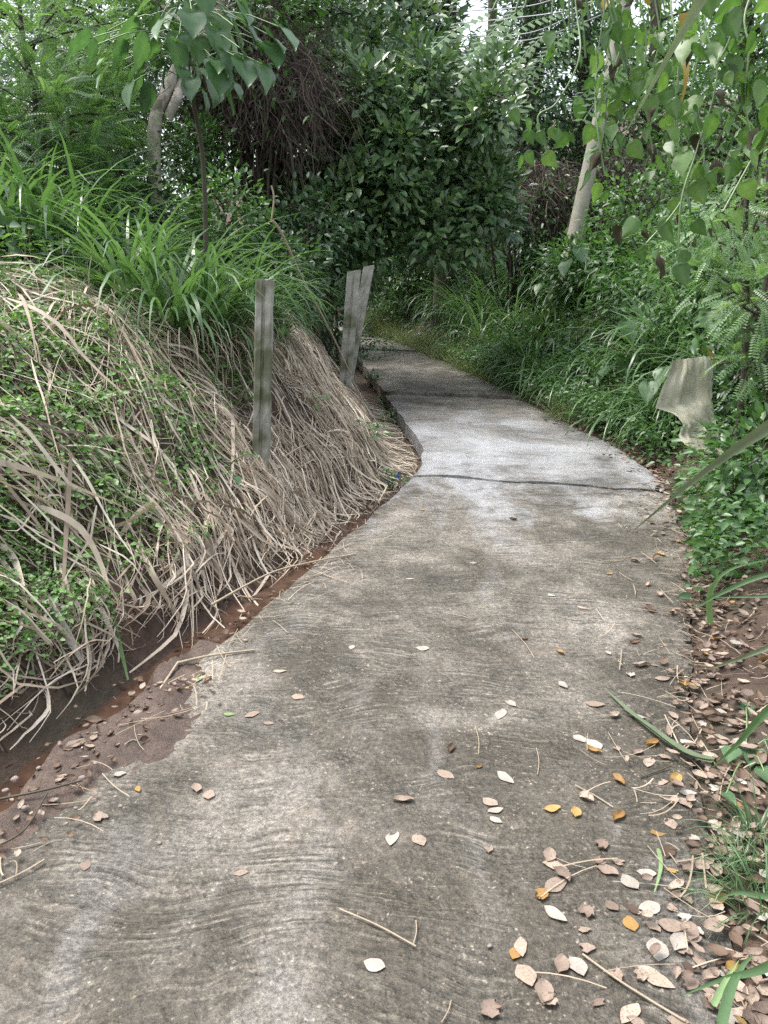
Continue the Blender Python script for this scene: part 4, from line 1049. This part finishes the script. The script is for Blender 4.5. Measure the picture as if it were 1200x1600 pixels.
# dead brown vines draped over a dark stem, left of the glossy tree
def vine_curtain(label, top_c, radii, drop, n, wpx=.008, name='dead_vines', base=None):
    e = link(name, None, None, base)
    d = nrm(R.normal(0, 1, (n, 3))); d[:, 2] = np.abs(d[:, 2]) * .7 + .1; d[:, 1] = -np.abs(d[:, 1]) * .9 - .05 + .25 * U(0, 1, n); d = nrm(d)
    p0 = np.asarray(top_c) + d * np.asarray(radii) * U(.75, 1.05, n)[:, None]
    k = 12; P = np.zeros((n, k, 3)); x_ = p0.copy() + R.normal(0, .12, p0.shape); L = drop * U(.15, 1.0, n) ** .8 * (1 + .35 * np.sin(p0[:, 0] * 7 + p0[:, 1] * 4))
    vel = np.stack([d[:, 0] * .5, -np.abs(d[:, 1]) * .5, np.full(n, .2)], 1) + R.normal(0, .35, (n, 3))
    for i in range(k):
        P[:, i] = x_
        vel = vel * .8 + np.array([0, 0, -.2]) + R.normal(0, .3, (n, 3))
        x_ = x_ + nrm(vel) * (L / k)[:, None]
    zt = Z(P[..., 0], P[..., 1]) + .02; P[..., 2] = np.maximum(P[..., 2], zt)
    mb = MB(); ribbon(mb, P - np.asarray(base), U(.6, 1.6, n) * wpx, up=np.array([.3, -1.0, .2]), taper=False)
    obj('strands', mb, M['deadvine'], e)
    mb = MB(); m_ = n // 4; j_ = R.integers(0, n, m_); i_ = R.integers(0, k, m_)
    scatter(mb, OV, P[j_, i_] - np.asarray(base) + R.normal(0, .1, (m_, 3)) + [0, -.08, 0], R.normal(0, .6, (m_, 3)) + [0, -.3, -.5], nrm(R.normal(0, .3, (m_, 3)) + [0, -.5, 1.0]), U(.06, .13, m_)); obj('foliage', mb, M['mid'], e)
    # thicker woody stems inside
    mb = MB()
    for i in range(26):
        j = rnd.randrange(n); q0 = P[j, 0] - np.asarray(base); q1 = P[j, -1] - np.asarray(base)
        g_ = np.array([q0[0] * .5, q0[1] * .5 + .2, 0.0])
        tube(mb, spline([g_, (g_ + q0) / 2 + R.normal(0, .2, 3), q0, (q0 + q1) / 2 + R.normal(0, .12, 3), q1], 14), np.linspace(.022, .008, 14), 5, cap=False)
    obj('stems', mb, M['bark_dark'], e)
    return tag(e, label, 'vines')
b1 = G(430, 330, 10.3)
vine_curtain('large curtain of brown dead vines left of the glossy tree', at(400, 170, 10.6), (.5, .5, .85), 1.4, 4200, .005, base=b1)
vine_curtain('brown dead vines hanging left of the pole over the far bank', at(825, 320, 14.5), (.9, .6, .55), 1.3, 1500, base=G(830, 380, 14.5))
vine_curtain('small brown dead vines hanging right of the pole', at(960, 300, 14), (.45, .5, .5), 1.1, 400, base=G(960, 380, 14))
# dark tree carrying the dead vines
b2 = G(410, 300, 11.2)
tree('vine_covered_tree', 'dark tree behind the curtain of dead vines', 'tree', [b2, b2 + [.1, 0, 1.5], b2 + [.3, 0, 3.5], b2 + [.5, .2, 5.5]], [.22, .2, .16, .08],
     [(at(470, 60, 11.6), (1.3, .8, 1.0), 1.5), (at(400, 160, 11.4), (.9, .5, 1.0), 1), (at(520, -20, 12), (1.5, 1, 1), 1.5), (at(380, 20, 11.6), (.8, .8, .8), .8)], 6000, .11, DIA, 'dark', nl=30)

# pale trunk tree on the left
b3 = G(238, 225, 9.4); f3 = [b3, at(240, 215, 9.4), at(258, 150, 9.5), at(275, 110, 9.6), at(315, 50, 9.8), at(350, -10, 10), at(380, -120, 10.3)]
def fork(e, base):
    mb = MB(); P = spline(np.array([at(262, 185, 9.45), at(278, 150, 9.45), at(284, 130, 9.6), at(335, 30, 9.8), at(365, -30, 9.9)]) - base, 14)
    tube(mb, P, np.linspace(.055, .045, 14), 8); obj('branch', mb, M['bark_pale'], e)
tree('pale_trunk_tree', 'slanting tree with pale grey forked trunk on the left slope', 'tree', f3, [.085, .072, .068, .064, .06, .052, .045],
     [(at(330, -70, 10), (1.6, 1.3, .8), 2), (at(200, -50, 10.4), (1.4, 1.0, .7), 1.5), (at(420, 10, 10.6), (.5, .5, .5), .5)], 3600, .12, DIA, 'mid', 'bark_pale', nl=18, extra=fork)

# feathery shrubs on the far left
for i, (px, py, y_, rx, rz_, n, lab) in enumerate([(40, 90, 8.6, .95, .95, 620, 'pale green feathery shrub at the upper left edge'), (120, 40, 10.4, .8, .7, 420, 'feathery green shrub behind the broad leaved plant'), (60, 200, 8.2, .75, .6, 360, 'feathery leaved shrub just above the tall left grass'), (150, 160, 10.4, .6, .7, 300, 'feathery shrub left of the pale forked trunk'), (-60, 260, 7.4, .7, .9, 300, 'dark feathery shrub cut by the left edge')]):
    c = at(px, py, y_); b = gnd(c[0] + .1, c[1] + .2)
    tree('feathery_shrub', lab, 'shrub', [b, (b + c) / 2 + [.1, 0, 0], c, c + [0, 0, rz_ * .7]], [.05, .04, .03, .012], [(c, (rx, rx, rz_), 2), (c + [.4, .1, -.6], (rx * .7, rx * .7, rz_ * .6), 1)],
         int(n * 2.6), .21, FROND, 'light' if i in (0, 1, 2) else 'mid', group='feathery shrubs on the left slope', per=4, crad=.2, nl=20, lr=.015, droop=.25)
# shrubs filling left slope under trees
for i, (px, py, y_, r_, lab) in enumerate([(310, 240, 9.8, .4, 'small leaved shrub at foot of the pale trunk'), (200, 320, 8.8, .45, 'dark leafy shrub between tall grass and pale trunk'), (100, 300, 9.5, .8, 'leafy shrub behind the tall left grass'), (480, 360, 9.6, .55, 'dark leafy shrub under the dead vines'), (350, 340, 8.6, .45, 'low shrub behind the grass near the dead vines'), (440, 420, 8.4, .35, 'low dark shrub behind the upright post'), (525, 430, 12.5, .5, 'dark shrub left of the leaning posts'), (560, 400, 15, .9, 'dark shrub behind the leaning posts')]):
    c = at(px, py, y_); b = gnd(c[0], c[1])
    tree('leafy_shrub', lab, 'shrub', [b, (b + c) / 2, c], [.03, .025, .012], [(c, (r_, r_, r_ * .9), 1), (b + [0, 0, .3], (r_, r_, .35), .6)], 1500, .085, OV, 'mid' if i in (0, 4) else 'dark', group='leafy shrubs on the left slope', per=8, crad=.16, nl=16, lr=.01)

# tall background trees
bg = [(690, 17.5, .22, 'tall vine covered tree left of the sky gap', [(660, 60, .75, 1.7), (610, -40, 1.4, 1.2), (560, -30, 1.8, 1.2)]), (815, 18.5, .3, 'tall dark columnar vine covered tree right of the sky gap', [(825, 120, .75, 2.0), (820, 260, .9, 1.3), (845, 0, .9, 1.3)]),
      (900, 19.5, .22, 'tall dark tree behind the leaning pole', [(905, 140, 1.3, 1.6), (900, 0, 1.2, 1.0), (930, 260, 1.3, 1.2)]), (1010, 17.5, .2, 'leafy background tree right of the leaning pole', [(1000, 170, 1.2, 1.5), (1060, 80, 1.1, .9), (1020, 300, 1.2, .9)]),
      (1150, 15.5, .2, 'background tree at the right edge', [(1150, 150, 1.4, 1.4), (1110, 290, 1.2, 1.0), (1240, 60, 1.2, 1.5)]), (755, 21, .2, 'farthest dark tree below the sky gap', [(760, 250, 1.6, .9), (740, 320, 1.8, 1.2)]),
      (500, 16.5, .22, 'dark tree behind the glossy tree', [(480, 60, 1.9, 1.7), (560, 0, 1.6, 1.6), (520, 220, 1.6, 1.6)]), (300, 15, .22, 'shaded tree far behind the pale trunk', [(300, 40, 1.7, 1.7), (200, 120, 1.6, 1.4), (360, 190, 1.5, 1.2)]),
      (60, 14, .2, 'shaded tree far behind the feathery shrubs', [(60, 20, 1.7, 1.7), (-60, 140, 1.6, 1.6), (130, 170, 1.4, 1.2)]), (640, 20, .2, 'shaded tree behind the road bend', [(620, 340, 1.6, 1.0), (560, 420, 1.4, .8), (690, 400, 1.3, .8)])]
for px, y_, r_, lab, bl in bg:
    b = G(px, 350, y_); top = at(px + 15, -40, y_)
    tree('background_tree', lab, 'tree', [b, b * .6 + top * .4 + [.1, 0, 0], top], [r_, r_ * .8, r_ * .45], [(at(a, c_, y_ + rnd.uniform(-.6, .4)), (rx, 1.1, rz_), rx * rz_) for a, c_, rx, rz_ in bl], 5200, .15, DIA, 'dark' if px not in (1010, 1150) else 'mid', group='background trees', nl=40, per=12, crad=.35, lr=.04, shell=.4)
# second screen of wood far behind, one mass
mb = MB()
bl = []
for i in range(44):
    y_ = rnd.uniform(24, 32); px = rnd.uniform(-150, 1350); py = rnd.uniform(30, 420)
    if abs(px - 742) < 120 and py < 210: continue
    if px > 1120 and py < 120: continue
    if 660 < px < 720 and py < 60: continue
    bl.append((at(px, py, y_), (2.4, 1.5, 1.9), 1))
leaf_cloud(mb, bl, 26000, .30, DIA, 14, .6, .3)
tag(obj('far_wood', mb, M['dark']), 'far mass of dark woodland closing the view', 'woodland', kind='stuff')

# right bank shrubs
rb = [(1000, 330, 12, .7, 'mid', 'leafy bush left of the feathery shrubs near the pole'), (1010, 420, 10, .75, 'mid', 'leafy bush above the drooping grass on the right'), (1090, 440, 8.2, .6, 'mid', 'leafy vine covered bush above the torn sheet'), (1180, 470, 7.0, .75, 'mid', 'leafy bush at the right edge above the torn sheet'), (1165, 590, 6.3, .30, 'dark', 'dark leafy bush hanging over the torn sheet'),
      (1230, 630, 5.6, .36, 'mid', 'leafy bush at the right edge beside the stiff blade'), (1155, 790, 5.2, .28, 'mid', 'low leafy weed clump below the torn sheet'), (1200, 790, 4.6, .35, 'mid', 'low leafy clump under the stiff blade at right'), (860, 360, 14, .8, 'dark', 'dark bush at the foot of the leaning pole'), (905, 415, 12.2, .5, 'mid', 'leafy bush hiding the foot of the leaning pole'), (760, 400, 17, .9, 'dark', 'dark bush beyond the far grass'), (640, 420, 19, .9, 'mid', 'leafy bush closing the road bend'), (700, 390, 18.5, .9, 'dark', 'dark bush right of the road bend'), (580, 400, 24, 1.2, 'mid', 'big leafy bush at the end of the visible road'), (500, 410, 23, 1.2, 'dark', 'dark bush far behind the leaning posts')]
for i, (px, py, y_, r_, mk, lab) in enumerate(rb):
    c = at(px, py, y_); b = gnd(c[0] + .1, c[1] + .1)
    if c[2] < b[2] + .25: c[2] = b[2] + .25
    tree('bank_bush', lab, 'bush', [b, (b + c) / 2 + [.03, 0, 0], c], [.03, .025, .012], [(c, (r_, r_ * .8, r_ * .85), 2), (c * .5 + b * .5, (r_ * .9, r_ * .7, r_ * .6), 1)], 1500 if r_ > .4 else 700, .075 if y_ < 9 else .1, OV, mk, group='bushes on the right bank', per=7, crad=.17, nl=18, lr=.01, shell=.45)
for i, (px, py, y_, r_, lab) in enumerate([(1165, 340, 5.6, .30, 'bright feathery shrub at the right edge under the hanging vines'), (1200, 290, 6.4, .38, 'bright feathery shrub behind, at the right edge'), (1085, 385, 8.0, .32, 'feathery green shrub right of the leaning pole'), (1195, 470, 5.2, .22, 'feathery sprig low at the right edge')]):
    c = at(px, py, y_); b = gnd(c[0] + .1, c[1])
    tree('feathery_shrub', lab, 'shrub', [b, (b + c) / 2 + [.05, 0, 0], c, c + [0, 0, r_ * .7]], [.03, .025, .018, .008], [(c, (r_, r_, r_ * .9), 2), (c - [0, 0, .35], (r_ * .8, r_ * .8, r_ * .6), .7)], 260, .15, FROND, 'light', group='feathery shrubs on the right bank', per=3, crad=.16, nl=16, lr=.01, droop=.2)

# ------------------------------------------------------------------ plants with leaves one can pick apart
def leaf_mesh(name, T, mat):
    vein = np.where(np.arange(len(T[0])) % 5 == 2, .28, 0) - np.where(np.arange(len(T[0])) // 5 % 2 == 0, .12, 0)
    return [MB().add(T[0] * np.array([1, s_, 1]), T[1], np.clip(a_ + vein, 0, 1)).mesh(name, mat) for s_, a_ in ((1, .2), (.92, .5), (1.05, .85))]
HEART_ME = leaf_mesh('leaf', HEART, M['vineleaf']); BROAD_ME = leaf_mesh('leaf', BROAD, M['broad'])
TARO_ME = leaf_mesh('leaf', HEART, M['broad']); WILT_ME = leaf_mesh('leaf', T_outline([(0, .05), (.2, .26), (.45, .3), (.7, .2), (.9, .08), (1, .02)], .32, .45, .3), M['wilted'])
YEL_ME = leaf_mesh('leaf', HEART, M['yellowleaf'])
def orient(f, up):
    f = Vector(f).normalized(); u = Vector(up); s_ = f.cross(u)
    if s_.length < 1e-4: s_ = f.orthogonal()
    s_.normalize(); n = s_.cross(f)
    return Matrix((f, s_, n)).transposed().to_euler()
def put_leaf(parent, me, p, f, up, size):
    return link('leaf', me, parent, p, orient(f, up), size)

# broad-leaved plant over the left grass
b = G(315, 330, 6.7); e = link('broad_leaved_plant', None, None, b)
top = at(290, -30, 6.4) - b
stem = spline([np.array([0, 0, -.2]), at(318, 260, 6.65) - b, at(300, 140, 6.5) - b, top], 20)
mb = MB(); tube(mb, stem, np.linspace(.022, .012, 20), 7, a=.4)
cl = [(165, 50), (200, 75), (140, 60), (235, 60), (215, 40), (190, 110), (225, 105), (240, 140), (255, 30), (270, 20), (280, 55), (300, 20), (262, 100), (285, 110), (300, 125), (310, 60), (330, 30), (345, 70), (350, 15), (365, 40), (385, 35), (395, 55), (360, 60), (375, 75), (405, 75), (380, 95), (340, 105), (350, 120), (365, 130), (330, 125), (420, 55), (250, 75), (320, 90), (300, 90), (180, 85), (205, 130), (410, 100), (290, 0), (320, -10), (230, 5), (375, 8)]
petm = MB()
cl = cl + [(a + rnd.uniform(-22, 22), b_ + rnd.uniform(-16, 26)) for a, b_ in cl[::2]]
for i, (px, py) in enumerate(cl):
    y_ = 6.3 + rnd.uniform(-.35, .35); p = at(px, py, y_) - b
    j = int(np.argmin(np.linalg.norm(stem - (p + [0, .1, .05]), axis=1))); a = stem[j]
    o_ = p - a; o_[2] = 0; o_ = nrm(o_ + 1e-4)
    f = nrm(np.array([o_[0] * .6 + rnd.uniform(-.3, .3), -.45 + rnd.uniform(-.3, .2), -rnd.uniform(.35, 1.1)]))
    put_leaf(e, rnd.choice(BROAD_ME), p, f, (rnd.uniform(-.3, .3), -.5, 1.0), rnd.uniform(.15, .25))
    tube(petm, spline([a, (a + p) / 2 + [0, 0, .10], p], 7), .004, 4, a=.3, cap=False)
obj('stem', mb, M['stem_dark'], e); obj('petioles', petm, M['stem_green'], e)
tag(e, 'broad heart leaved plant arching over the tall left grass', 'plant')

# taro-like plants on the right bank
def taro(label, spots, base, size):
    e = link('broad_leaved_weed', None, None, base); mb = MB()
    for (px, py, y_) in spots:
        p = at(px, py, y_) - base
        put_leaf(e, rnd.choice(TARO_ME), p, (rnd.uniform(-.9, .3), -.6, -.8), (rnd.uniform(-.4, .4), -.6, .8), size * rnd.uniform(.65, 1.0))
        tube(mb, spline([np.array([0, 0, -.05]), p * .55 + [0, 0, .06], p], 8), np.linspace(.009, .005, 8), 5, a=.4)
    obj('petioles', mb, M['stem_green'], e); return tag(e, label, 'plant', 'broad leaved weeds on the right bank')
taro('broad leaved weed low on the right bank beside the road', [(935, 590, 8.6), (950, 575, 8.7), (975, 560, 8.6)], G(950, 600, 8.8), .3)
taro('broad leaved weed with pale leaf left of the torn sheet', [(1035, 578, 7.0), (1015, 600, 7.1)], G(1040, 620, 7.2), .22)
taro('broad leaved weed high on the right bank under the bushes', [(1000, 480, 8.8), (1020, 500, 8.6), (980, 505, 8.7)], G(1010, 520, 9), .32)
taro('broad leaved weed at the foot of the leaning pole', [(905, 390, 11.8), (925, 405, 11.6), (885, 410, 11.6)], G(905, 420, 12), .36)
taro('broad leaved weeds under the stiff blade at right', [(1140, 725, 4.7), (1165, 735, 4.6), (1180, 765, 4.5), (1130, 760, 4.8), (1190, 720, 4.6), (1155, 780, 4.6), (1110, 745, 5.0)], G(1160, 770, 4.9), .16)
taro('broad leaved weed above the torn sheet', [(1090, 530, 6.8), (1130, 540, 6.6), (1145, 470, 6.4), (1110, 490, 6.9)], G(1120, 560, 7), .22)
taro('tall broad leaved weed at the road bend', [(845, 445, 13), (820, 440, 13.2), (860, 470, 12.6)], G(845, 470, 13.2), .36)
p0 = onroad(1165, 1190); e = link('seedling', None, None, p0); mb = MB()
for (px, py, s_) in [(1152, 1108, .07), (1165, 1180, .09), (1178, 1210, .085), (1130, 1178, .07), (1195, 1165, .08), (1120, 1245, .05)]:
    q_ = onroad(px, py); q_[2] += .05; q_[1] -= .06
    put_leaf(e, rnd.choice(TARO_ME), q_ - p0, (rnd.uniform(-.6, .6), -.8, -.1), (0, -.1, 1), s_)
    tube(mb, spline([np.zeros(3), (q_ - p0) * .5 + [0, 0, .04], q_ - p0], 6), .003, 4, a=.5)
obj('stem', mb, M['stem_green'], e); tag(e, 'seedling with round green leaves in the litter at right', 'plant')

# lobed seedling in front of the upright post
def T_lobed():
    V = [[0, 0, 0]]; n = 7; ring = []
    for i in range(n):
        an = math.radians(-125 + 250 * i / (n - 1)); L = (.55, .8, .95, 1.0, .95, .8, .55)[i]
        for da, rr_, z in ((-.17, .36, .02), (-.09, .7 * L, .02), (0, L, -.12), (.09, .7 * L, .02), (.17, .36, .02)):
            ring.append([rr_ * math.cos(an + da), rr_ * math.sin(an + da), z])
    V += ring; return np.array(V), np.array([[0, i, i + 1] for i in range(1, len(ring))])
LOB = MB().add(*T_lobed(), .8).mesh('leaf', M['broad'])
p0 = ground(352, 745); e = link('lobed_seedling', None, None, p0); tip = at(388, 708, 4.55) - p0
mb = MB(); tube(mb, spline([np.array([0, 0, -.05]), tip * .45 + [-.02, 0, .02], tip], 8), .004, 5, a=.3); obj('stem', mb, M['stem_green'], e)
put_leaf(e, LOB, tip, (.7, -.6, -.2), (0, -.5, 1), .085); put_leaf(e, BROAD_ME[1], at(368, 745, 4.5) - p0, (.5, -.7, -.4), (0, -.4, 1), .07)
tag(e, 'seedling with pale lobed leaf before the upright post', 'plant')
# single leaves on the straw near posts
for (px, py, y_, s_) in [(445, 510, 5.7, .1)]:
    p = at(px, py, y_); tag(link('green_leaf', BROAD_ME[1], None, p, orient((-.3, -.5, -1), (0, -1, .3)), s_), 'single green leaf hanging on straw right of the upright post', 'leaf')
# plant with blue flowers at the bend, and little herbs at the slab edge
def herb(label, px, py, n, size, spread, h, mk='mid', flower=0, name='herb'):
    p0 = ground(px, py); e = link(name, None, None, p0); mb = MB()
    q_ = R.normal(0, 1, (n, 3)) * np.array([spread, spread, 0]); q_[:, 2] = U(.2, 1, n) * h
    f = nrm(q_ * [1, 1, .2] + [0, -.02, -.01] + R.normal(0, .03, (n, 3)))
    scatter(mb, OVW, q_, f, nrm(R.normal(0, .3, (n, 3)) + [0, -.3, 1.0]), size * U(.7, 1.2, n)); obj('foliage', mb, M[mk], e)
    mb = MB()
    for i in range(0, n, 4): tube(mb, [np.zeros(3), q_[i] * [.5, .5, .7], q_[i]], .0025, 4, a=.4, cap=False)
    obj('stems', mb, M['stem_green'], e)
    for i in range(flower):
        mb = MB(); c = np.array([rnd.uniform(-.05, .06), -.06, h * rnd.uniform(.5, .9)]); an = np.arange(5) * 1.257
        scatter(mb, DIAW, np.repeat(c[None], 5, 0), np.stack([np.cos(an), np.full(5, -.3), np.sin(an)], 1), np.array([0, -1.0, .2]), .017); obj('flower', mb, M['flower'], e)
    return tag(e, label, 'plant')
herb('small weed with blue flowers at the road edge', 612, 765, 60, .045, .07, .16, 'mid', 4)
for px, py, lab in [(585, 600, 'small weed at the foot of the leaning posts'), (600, 640, 'small weed at the slab edge below the leaning posts'), (575, 690, 'small weed growing through the straw near the bend'), (608, 665, 'pale green sprig at the raised slab edge')]:
    herb(lab, px, py, 46, .05, .08, .18, 'light' if 'pale' in lab else 'mid')
herb('dark leafy weed left of the leaning posts', 515, 470, 90, .09, .16, .4, 'dark')
herb('small weed among the straw behind the upright post', 490, 640, 26, .045, .07, .12, 'light')

# ------------------------------------------------------------------ overhanging vines at upper right, carried by a tree just outside the view
tb = gnd(3.3, 2.6)
limb = spline([np.array([3.2, 2.7, 2.9]), np.array([2.6, 3.0, 3.25]), np.array([1.8, 3.25, 3.3]), np.array([1.0, 3.4, 3.22]), np.array([.55, 3.5, 3.1])], 20)
e = link('overhanging_tree', None, None, tb)
mb = MB(); tube(mb, spline([np.array([0, 0, -.3]), np.array([-.02, .05, 1.2]), np.array([-.1, .1, 2.4]), np.array([.1, .2, 4.5])], 14), np.linspace(.13, .07, 14), 10); obj('trunk', mb, M['bark_dark'], e)
mb = MB(); tube(mb, limb - tb, np.linspace(.055, .016, 20), 8); obj('limb', mb, M['bark_dark'], e)
mb = MB(); leaf_cloud(mb, [(np.array([.1, .3, 4.6]), (.9, .9, .6), 1), (np.array([-.8, .6, 2.95]), (.5, .35, .22), .5)], 900, .11, OV, 8, .2); obj('crown', mb, M['mid'], e)
tag(e, 'overhanging tree at the right edge carrying the hanging vines', 'tree')
def hanging_vine(label, x0, leaves, sway=0, wilt=.2, size=.09, mk=HEART_ME, end=None):
    j = int(np.argmin(np.abs(limb[:, 0] - x0))); s0 = limb[j]
    e = link('hanging_vine', None, None, s0)
    pts = [np.zeros(3)] + [at(*l) - s0 for l in leaves]
    st = spline(np.array(pts), 8 * len(pts)); mb = MB(); tube(mb, st, .0035, 5, a=.4); obj('stem', mb, M['stem_green'], e)
    k = len(st)
    for i in range(4, k, 2):
        for s_ in range(1 if rnd.random() < .35 else 2):
            p = st[i] + R.normal(0, .06, 3)
            me = rnd.choice(WILT_ME) if rnd.random() < wilt * .45 else rnd.choice(YEL_ME) if rnd.random() < .012 else rnd.choice(mk)
            put_leaf(e, me, p, (rnd.uniform(-.8, .8), rnd.uniform(-.6, .3), -rnd.uniform(.3, 1.3)), (rnd.uniform(-.6, .6), -.7, .8), size * .68 * rnd.choice((.45, .6, .8, 1, 1.15, 1.3)))
    tag(e, label, 'vine', 'vines hanging from the overhanging limb')
hanging_vine('vine drooping in front of the leaning pole, leftmost of the hanging vines', .75, [(945, -20, 3.4), (935, 80, 3.4), (930, 150, 3.35), (935, 215, 3.3), (945, 275, 3.3)], wilt=.3)
hanging_vine('vine trailing left with wilted tip beside the leaning pole', .65, [(900, 10, 3.4), (905, 90, 3.3), (870, 160, 3.3), (840, 185, 3.3), (860, 250, 3.3)], wilt=.25, size=.07)
hanging_vine('vine hanging beside the yellow strip leaf', 1.15, [(1050, -30, 3.2), (1060, 90, 3.1), (1055, 200, 3.1), (1070, 300, 3.05), (1010, 380, 3.0)], wilt=.25)
hanging_vine('long vine with one large green leaf hanging at right', 1.45, [(1110, -20, 3.1), (1120, 120, 3.0), (1090, 230, 3.0), (1065, 310, 2.95), (1060, 390, 2.95)], wilt=.35, size=.1)
hanging_vine('vine hanging close to the right edge of view', 1.75, [(1180, -20, 3.0), (1170, 80, 2.9), (1165, 170, 2.9), (1185, 250, 2.9)], wilt=.3, size=.1)
hanging_vine('upper vine crossing behind the diagonal reed', 1.0, [(1000, -30, 3.5), (1010, 60, 3.5), (1000, 140, 3.5), (985, 190, 3.5)], wilt=.15)
hanging_vine('thick leafy vine at the upper right corner', 1.6, [(1140, -40, 2.9), (1150, 10, 2.85), (1140, 60, 2.85), (1120, 100, 2.85)], wilt=.25, size=.11)
hanging_vine('slender vine slanting down along the right edge', 1.9, [(1230, 100, 2.8), (1215, 190, 2.75), (1180, 240, 2.75), (1130, 330, 2.7)], wilt=.35, size=.085)
hanging_vine('leafy vine hiding the upper part of the leaning pole', .9, [(975, -40, 3.6), (985, 30, 3.6), (965, 90, 3.6), (950, 140, 3.6), (945, 195, 3.6)], wilt=.12, size=.10)
hanging_vine('second leafy vine over the upper leaning pole', .8, [(955, -40, 3.8), (970, 40, 3.8), (975, 100, 3.8), (940, 170, 3.8), (925, 215, 3.8)], wilt=.12, size=.10)
hanging_vine('leafy vine just right of the leaning pole', 1.05, [(1020, -40, 3.7), (1030, 60, 3.7), (1010, 150, 3.7), (1020, 240, 3.7)], wilt=.12, size=.09)
hanging_vine('leafy vine filling the middle of the hanging vines', 1.3, [(1085, -40, 3.5), (1095, 60, 3.5), (1080, 150, 3.5), (1100, 240, 3.5), (1090, 290, 3.5)], wilt=.12, size=.09)
# sprig with pinnate light leaves at top
pe = limb[-3]; e = link('leafy_sprig', None, None, pe); mb = MB()
q_ = np.array([at(px, py, 3.5) for px, py in [(770, 15), (800, 35), (820, 10), (880, 20), (895, 55), (860, 45), (915, 90), (890, 100), (920, 30), (975, 105), (990, 130), (960, 120)]]) - pe
scatter(mb, FROND, q_, np.array([-.7, -.2, -.35]) + R.normal(0, .3, q_.shape), np.array([0, -.6, 1.0]), U(.2, .3, len(q_))); obj('foliage', mb, M['light'], e)
mb = MB()
for p in q_: tube(mb, spline([np.zeros(3), p * .5 + [0, 0, .08], p], 6), .004, 4, a=.5, cap=False)
obj('stems', mb, M['stem_green'], e); tag(e, 'light green leafy sprig at top hanging over the overhead wires', 'sprig')
# diagonal reed and yellow strip leaf
blade_thing('straight pale green reed slanting down from the top right', [(1125, -55, 2.3), (1095, 0, 2.35), (1040, 95, 2.5), (970, 222, 2.7)], .03, M['reed'], cat='reed', name='reed')
blade_thing('yellow strip leaf hanging among the right vines', [(1070, 20, 3.15), (1068, 60, 3.15), (1072, 120, 3.1), (1060, 178, 3.1)], .034, M['yellowleaf'], cat='leaf', name='yellow_leaf', fold=False)
for i, (px, py, y_, s_) in enumerate([(1108, 548, 6.3, .09), (1115, 560, 6.3, .07)]):
    tag(link('yellow_leaf', YEL_ME[i], None, at(px, py, y_), orient((.2, -.5, -1), (0, -1, .4)), s_), 'yellow leaf hanging in the vines above the torn sheet', 'leaf', 'yellow leaves above the torn sheet')

# ------------------------------------------------------------------ tell look-alikes apart by their order in the view
bpy.context.view_layer.update()
same = {}
for o in C.objects:
    if o.parent is None and 'category' in o and 'kind' not in o: same.setdefault(o['label'], []).append(o)
for lab, os_ in same.items():
    if len(os_) < 2 or len(os_) > len(ORD): continue
    os_.sort(key=lambda o: o.matrix_world.translation.x / max(.3, o.matrix_world.translation.y))
    if len({tuple(round(q, 3) for q in o.matrix_world.translation) for o in os_}) < len(os_): continue
    for i, o in enumerate(os_):
        t = lab + ', ' + ('leftmost' if i == 0 else 'rightmost' if i == len(os_) - 1 else ORD[i] + ' from left')
        if len(t.replace(',', ' ').split()) <= 16: o['label'] = t
